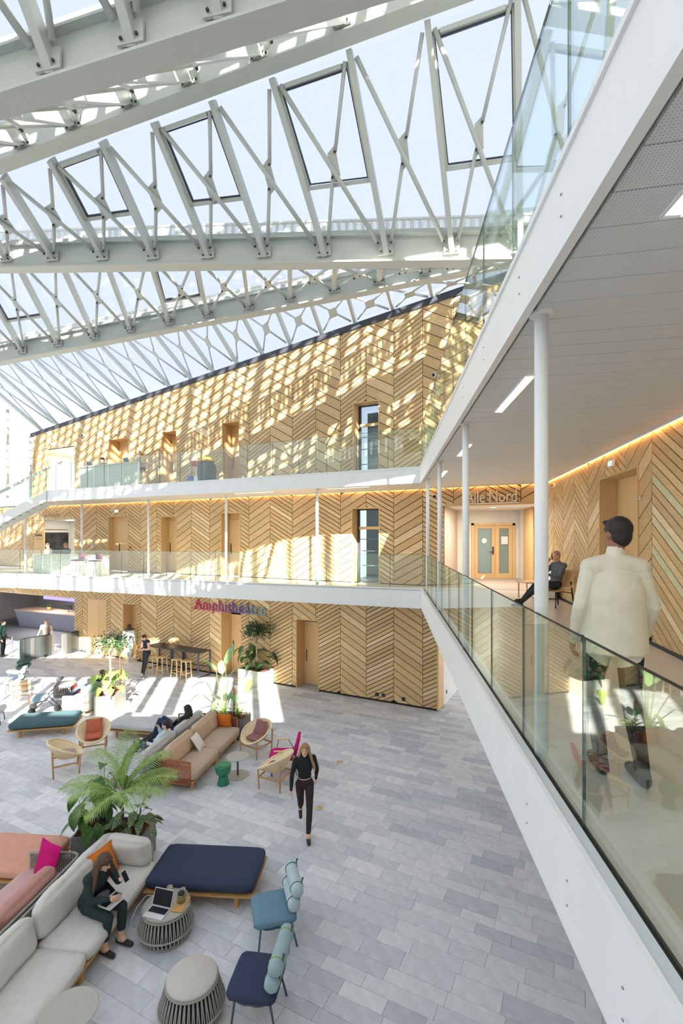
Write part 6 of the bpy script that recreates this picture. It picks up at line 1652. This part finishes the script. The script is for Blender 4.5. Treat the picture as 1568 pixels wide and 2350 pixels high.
        T_ = J.get('to' + sd, A_ + Vector((0, -.17, -.055)))
        hl = A_ + (A_ - T_).normalized() * .055 * s; hl.z = T_.z + .004 if abs(A_.z - T_.z) < .12 * s else hl.z
        lim(A_, A_.lerp(T_, .25), .042 * s, .042 * s, 'skin' if ankle_skin else 'shoe'); lim(hl, T_, .040 * s, .036 * s, 'shoe'); lim(A_, hl, .038 * s, .04 * s, 'shoe')
    raw = mb.build('body', 'skin', r)
    rm = raw.modifiers.new('r', 'REMESH'); rm.mode = 'VOXEL'; rm.voxel_size = vox
    sm_ = raw.modifiers.new('s', 'SMOOTH'); sm_.iterations = 3; sm_.factor = .5
    dg = bpy.context.evaluated_depsgraph_get(); me = bpy.data.meshes.new_from_object(raw.evaluated_get(dg))
    me.name = 'body'; raw.modifiers.clear(); old = raw.data; raw.data = me; bpy.data.meshes.remove(old)
    me.materials.clear()
    for x in (skin, C[0], C[1], C[2]): me.materials.append(MATS[x])
    idx = {'skin': 0, 'top': 1, 'leg': 2, 'shoe': 3}
    mi = []
    for p in me.polygons:
        c = p.center; best = None
        for a, b, rr_, reg in bones:
            d_, t_ = seg_d(c, a, b); q = d_ - rr_
            if best is None or q < best[0]: best = (q, reg, t_)
        reg = best[1]
        if reg == 'fore': reg = 'top' if best[2] < sleeve else 'skin'
        if reg == 'shin': reg = 'leg' if best[2] < cuff else 'skin'
        mi.append(idx[reg])
    me.polygons.foreach_set('material_index', mi); me.polygons.foreach_set('use_smooth', [True] * len(mi))
    # face marks and hair
    if vox < 0.0115:
        for q in (-1, 1):
            MB().ball(hea + Hm @ Vector((q * .03, -.083, .012)) * s, .009 * s, .006 * s, .006 * s, 8, 5).build('eye', 'eye_dark', r, True); MB().bar(hea + Hm @ Vector((q * .016, -.092, .032)) * s, hea + Hm @ Vector((q * .045, -.078, .033)) * s, .004, .008).build('eyebrow', hair, r)
        MB().ball(hea + Hm @ Vector((0, -.088, -.058)) * s, .024 * s, .007 * s, .006 * s, 8, 5).build('mouth', 'lip', r, True)
    hm = MB(); R = random.Random(hash(label) % 1000)
    Hx = Matrix.Translation(hea) @ Hm.to_4x4()
    hm.ball((0, .014 * s, .034 * s), .086 * s, .098 * s, .092 * s, 18, 12, M=Hx)
    hm.ball((0, .036 * s, -.012 * s), .074 * s, .070 * s, .088 * s, 14, 9, M=Hx)
    for i in range(26):
        az = R.uniform(.1, pi - .1); e = R.uniform(.0, 1.2); hm.ball((.066 * s * cos(az) * cos(e), .014 * s + .080 * s * sin(az) * cos(e), .03 * s + .080 * s * sin(e)), .022 * s, .022 * s, .020 * s, 8, 5, M=Hx)
    for i in range(8): hm.ball((R.uniform(-.06, .06) * s, -.056 * s, (.078 + R.uniform(-.006, .012)) * s), .022 * s, .018 * s, .016 * s, 8, 5, M=Hx)
    if longhair:
        for i in range(20):
            az = -0.25 + (pi + .5) * i / 19; x, y = .082 * cos(az), .014 + .085 * sin(az)
            pts = [Hx @ Vector((x * s, y * s, .05 * s)), Hx @ Vector((x * 1.1 * s, y * 1.05 * s, -.06 * s))]
            e = pts[1].copy()
            for q in range(4):
                e = e + Vector((R.uniform(-.012, .012) + sh.x * x * .3, R.uniform(-.012, .012) - .004, -longhair / 4 * R.uniform(.8, 1.1))) * s; pts.append(e.copy())
            hm.tube(pts, [.022 * s, .026 * s, .026 * s, .024 * s, .020 * s, .010 * s], 7)
    if beard: hm.ball((0, -.062 * s, -.075 * s), .052 * s, .04 * s, .036 * s, 12, 8, M=Hx)
    ho = hm.build('hair', hair, r, True); ho.modifiers.new('r', 'REMESH').mode = 'VOXEL'; ho.modifiers['r'].voxel_size = 0.009; ho.modifiers['r'].use_smooth_shade = True
    sm2 = ho.modifiers.new('s', 'SMOOTH'); sm2.iterations = 2
    return r
def base(**k):
    J = dict(pel=(0, 0, .96), che=(0, -.01, 1.27), nec=(0, 0, 1.48), hea=(0, -.025, 1.625), shL=(.185, 0, 1.41), shR=(-.185, 0, 1.41), elL=(.24, .03, 1.13), elR=(-.24, .03, 1.13), wrL=(.25, -.06, .88), wrR=(-.25, -.06, .88), hiL=(.095, 0, .93), hiR=(-.095, 0, .93), knL=(.10, -.02, .50), knR=(-.10, -.02, .50), anL=(.10, .02, .085), anR=(-.10, .02, .085), toL=(.11, -.17, .035), toR=(-.11, -.17, .035))
    J.update(k); return J
def seated(h=.45, lean=.0, **k):
    J = dict(pel=(0, 0, h + .12), che=(0, lean - .02, h + .42), nec=(0, lean, h + .62), hea=(0, lean - .04, h + .77), shL=(.18, lean, h + .55), shR=(-.18, lean, h + .55), elL=(.23, lean - .08, h + .30), elR=(-.23, lean - .08, h + .30), wrL=(.12, lean - .30, h + .26), wrR=(-.12, lean - .30, h + .26), hiL=(.095, -.03, h + .10), hiR=(-.095, -.03, h + .10), knL=(.12, -.45, h + .08), knR=(-.12, -.45, h + .08), anL=(.11, -.46, .085), anR=(-.11, -.46, .085), toL=(.12, -.64, .035), toR=(-.12, -.64, .035))
    J.update(k); return J
# man in a cream jacket walking away along the gallery
person('man in a loose cream jacket and dark trousers walking away on the gallery', (1.93, 3.42, Z1), radians(172), base(shL=(.165, .0, 1.43), shR=(-.165, .0, 1.43), nec=(0, 0, 1.53), hea=(-.03, -.03, 1.67), elL=(.245, .03, 1.15), elR=(-.255, .0, 1.16), wrL=(.25, -.08, .90), wrR=(-.26, -.14, .93), knL=(.10, -.16, .52), anL=(.10, .02, .11), toL=(.10, -.16, .035), anR=(-.10, .18, .12), knR=(-.10, .02, .50), toR=(-.10, .0, .035)), ('cream_jacket', 'black_cloth', 'shoe_dark'), 'hair_dark', 0.009, 1.06, (.35, 0), skin='skin_dark', jacket=.13, curl=(.7, .7))
# seated man on the phone
person('seated man in a grey jumper talking on the phone on the gallery', (5.02, 11.37, Z1), radians(-72), seated(.42, .10, hea=(0, .03, 1.19), knL=(.10, -.52, .52), knR=(-.10, -.50, .50), anL=(.06, -1.0, .16), anR=(-.10, -.92, .10), toL=(.08, -1.16, .20), toR=(-.12, -1.10, .07), elR=(-.26, -.10, .76), wrR=(-.10, -.13, 1.03), hdR=(.3, .3, .9), elL=(.26, -.12, .74), wrL=(.16, -.42, .78)), ('charcoal_knit', 'dark_trousers', 'shoe_dark'), 'hair_grey', 0.010, 1.05, (.2, .1), curl=(.4, .9))
ph = MB().rbox(.075, .012, .15, .005, 3).build('phone', 'screen_dark'); ph.matrix_world = T(5.02, 11.37, Z1, radians(-72)) @ T(-.085, .0, 1.17, 0, .2, .3); MB().box(-.03, .03, -.008, -.006, -.06, .06).build('screen', 'black_rubber', ph); tag(ph, 'dark phone held to the ear of the seated man', 'phone')
# walking woman
person('woman in black top and brown trousers walking towards the eye', (-.72, 9.45, 0), radians(8), base(knL=(.08, -.20, .50), anL=(.05, -.30, .10), toL=(.05, -.47, .04), knR=(-.07, .10, .50), anR=(-.06, .42, .26), toR=(-.06, .34, .08), elL=(.25, .12, 1.16), wrL=(.24, .20, .92), elR=(-.25, -.06, 1.14), wrR=(-.27, -.20, .92), hea=(.0, -.05, 1.61), shL=(.17, .02, 1.41), shR=(-.17, -.03, 1.41)), ('black_cloth', 'brown_trousers', 'shoe_dark'), 'hair_blond', 0.010, 1.0, (-.15, .12), .34, female=True, midriff=True, ankle_skin=True, cuff=.93)
# woman reading on the long sofa: the sofa seat is at 0.44 and she faces right
Sg = local_M(sg_); g_ = Sg @ Vector((2.42, .40, 0))
person('woman in dark green overalls with a laptop on the long sofa', (g_.x, g_.y, 0), radians(68), seated(.44, -.06, pel=(0, .04, .57), che=(0, -.08, .87), nec=(0, -.15, 1.05), hea=(0, -.24, 1.17), shL=(.17, -.12, .99), shR=(-.17, -.12, .99), elL=(.22, -.26, .76), wrL=(.12, -.44, .90), hdL=(-.3, -.5, .5), elR=(-.22, -.22, .74), wrR=(-.08, -.40, .74), anL=(.10, -.44, .10), anR=(-.12, -.36, .10), toL=(.11, -.62, .04), toR=(-.13, -.54, .04)), ('green_black', 'green_black', 'shoe_dark'), 'hair_brown', 0.009, 1.1, (.1, .55), .30, female=True, ankle_skin=True, cuff=.74, curl=(1.1, .5))
LM_ = T(g_.x, g_.y, 0, radians(68))
laptop('open silver laptop on the lap of the reading woman', LM_ @ T(0, -.40, .655, 0), .31, .22, 150)
tb = MB().rbox(.085, .010, .16, .004, 3).build('phone', 'laptop_silver'); tb.matrix_world = LM_ @ T(.085, -.53, .98, 0, -.6); MB().box(-.036, .036, -.007, -.005, -.07, .07).build('screen', 'screen_dark', tb); tag(tb, 'slim silver phone held up by the reading woman', 'phone')
# two people lounging on the grey rope sofa (front is local y=0, they face local -y)
Sr = local_M(gs_)
def lounge(h=.44, **k):
    J = dict(pel=(0, .10, h + .10), che=(0, .28, h + .33), nec=(0, .40, h + .50), hea=(0, .40, h + .66), shL=(.18, .35, h + .44), shR=(-.18, .35, h + .44), elL=(.25, .20, h + .24), elR=(-.25, .20, h + .24), wrL=(.12, -.02, h + .24), wrR=(-.12, -.02, h + .24), hiL=(.095, .06, h + .10), hiR=(-.095, .06, h + .10), knL=(.12, -.36, h + .20), knR=(-.12, -.36, h + .16), anL=(.10, -.52, .10), anR=(-.10, -.66, .10), toL=(.12, -.69, .04), toR=(-.11, -.83, .05)); J.update(k); return J
q = Sr @ Vector((1.85, .38, 0)); Rr = gs_.rotation_euler.z
person('bearded man in a pale shirt lounging with a laptop on the grey sofa', (q.x, q.y, 0), Rr, lounge(wrR=(-.06, .16, 1.0), elR=(-.22, .12, .78)), ('paleblue_shirt', 'denim_dark', 'shoe_dark'), 'hair_dark', 0.012, 1.03, (.1, .1), beard=True)
laptop('open dark laptop on the lap of the bearded man', T(q.x, q.y, 0, Rr) @ T(0, -.22, .69, 0, radians(-8)), .32, .22, 112, 'laptops', True)
q = Sr @ Vector((.75, .36, 0))
person('dark haired woman in black reclining with a laptop on the grey sofa', (q.x, q.y, 0), Rr, lounge(knL=(.1, -.34, .80), knR=(-.1, -.34, .78), anL=(.1, -.52, .42), anR=(-.1, -.56, .30)), ('black_cloth', 'denim_dark', 'shoe_dark'), 'hair_dark', 0.012, 1.0, (0, .2), .2, female=True)
laptop('open silver laptop on the knees of the reclining woman', T(q.x, q.y, 0, Rr) @ T(0, -.12, .70, 0, radians(-14)), .31, .22, 118)
# man on the aqua sofa
Sa = local_M(ts_); q = Sa @ Vector((1.25, .40, 0)); Ra = ts_.rotation_euler.z
person('man in jeans lounging with a laptop on the aqua sofa', (q.x, q.y, 0), Ra, lounge(anL=(.1, -.85, .30), anR=(-.1, -.90, .2), toL=(.1, -.96, .38), toR=(-.1, -1.04, .28)), ('denim_dark', 'denim', 'shoe_dark'), 'hair_brown', 0.014, 1.05, (-.5, .1))
laptop('dark laptop in front of the man on the aqua sofa', T(q.x, q.y, 0, Ra) @ T(.0, -.05, .72, radians(-30)), .34, .24, 100, 'laptops', True)
# man leaning at the high table
person('man in a navy polo and grey jeans leaning on the high table', (-8.12, 20.1, 0), radians(-38), base(pel=(0, .06, .93), che=(0, .03, 1.24), nec=(0, .0, 1.44), hea=(0, -.08, 1.57), knL=(.09, -.06, .50), knR=(-.09, -.04, .50), anL=(.08, -.16, .09), anR=(-.10, -.12, .09), toL=(.09, -.34, .035), toR=(-.12, -.30, .035), elL=(.24, .0, 1.10), elR=(-.24, .0, 1.10), wrL=(.06, -.22, 1.10), wrR=(-.06, -.22, 1.08)), ('navy_shirt', 'dark_trousers', 'shoe_white'), 'hair_brown', 0.013, 1.02, (0, .55), sleeve=.0)
# figure in white entering the oak door
q = wp(wxo(296, .35), .35)
person('person in a white shirt and pale trousers entering the oak door', (q[0], q[1], 0), radians(190), base(knL=(.08, -.14, .5), anL=(.06, -.26, .1), toL=(.06, -.42, .04), anR=(-.08, .28, .2), toR=(-.08, .2, .06)), ('white_shirt', 'pale_trousers', 'shoe_white'), 'hair_brown', 0.015, 1.08, (0, 0), .12)
q = gp(106, 1503); person('person in a grey shirt walking through the access gates', (q.x, q.y, 0), radians(20), base(knL=(.08, -.14, .5), anL=(.06, -.24, .1), toL=(.06, -.42, .04), anR=(-.08, .24, .18), toR=(-.08, .14, .05), wrR=(-.34, -.12, .95), elR=(-.28, .04, 1.14)), ('grey_shirt', 'dark_trousers', 'shoe_dark'), 'hair_blond', 0.015, 1.1)
q = gp(6, 1507); person('person in a dark green shirt standing at the far left by the barrier', (q.x, q.y, 0), radians(100), base(), ('green_shirt', 'black_cloth', 'shoe_dark'), 'hair_dark', 0.015, 1.05)
# people at the gallery counters
for px, y_, hair_, top_, lab in ((114, 1.55, 'hair_brown', 'stripe_white', 'person in a pale striped top seated behind the first floor counter, left'), (156, 1.55, 'hair_blond', 'charcoal_knit', 'person in a dark jacket seated behind the first floor counter, right')):
    q = wp(wxo(px, y_), y_); person(lab, (q[0], q[1], Z1), RZ_W + pi, seated(.46, -.05), (top_, 'denim_dark', 'shoe_dark'), hair_, 0.014, 1.05, (0, .3))
for px, y_, hair_, top_, lab, rz_ in ((238, .75, 'hair_dark', 'charcoal_knit', 'person working behind the second floor counter', RZ_W + pi), (326, 1.25, 'hair_blond', 'yellow_knit', 'person with headphones on a stool at the end of the second floor counter', RZ_W + pi * .5 + pi)):
    q = wp(wxo(px, y_), y_)
    jj = seated(.74, -.03); jj.update(anL=(.11, -.36, .42), anR=(-.11, -.36, .40), toL=(.11, -.52, .37), toR=(-.11, -.52, .35), knL=(.12, -.44, .80), knR=(-.12, -.44, .80))
    person(lab, (q[0], q[1], Z2), RZ_W + pi if px < 300 else RZ_W - pi / 2 + pi, jj, (top_, 'dark_trousers', 'shoe_dark'), hair_, 0.014, 1.05, (0, .3))
    bs = bar_stool('pale bar stool at the second floor counter, %s' % ('left one', 'right one'), q[0], q[1], RZ_W, Z2) if False else bar_stool('pale bar stool under the %s' % ('person behind the second floor counter' if px < 300 else 'person with headphones'), q[0], q[1], RZ_W, Z2)
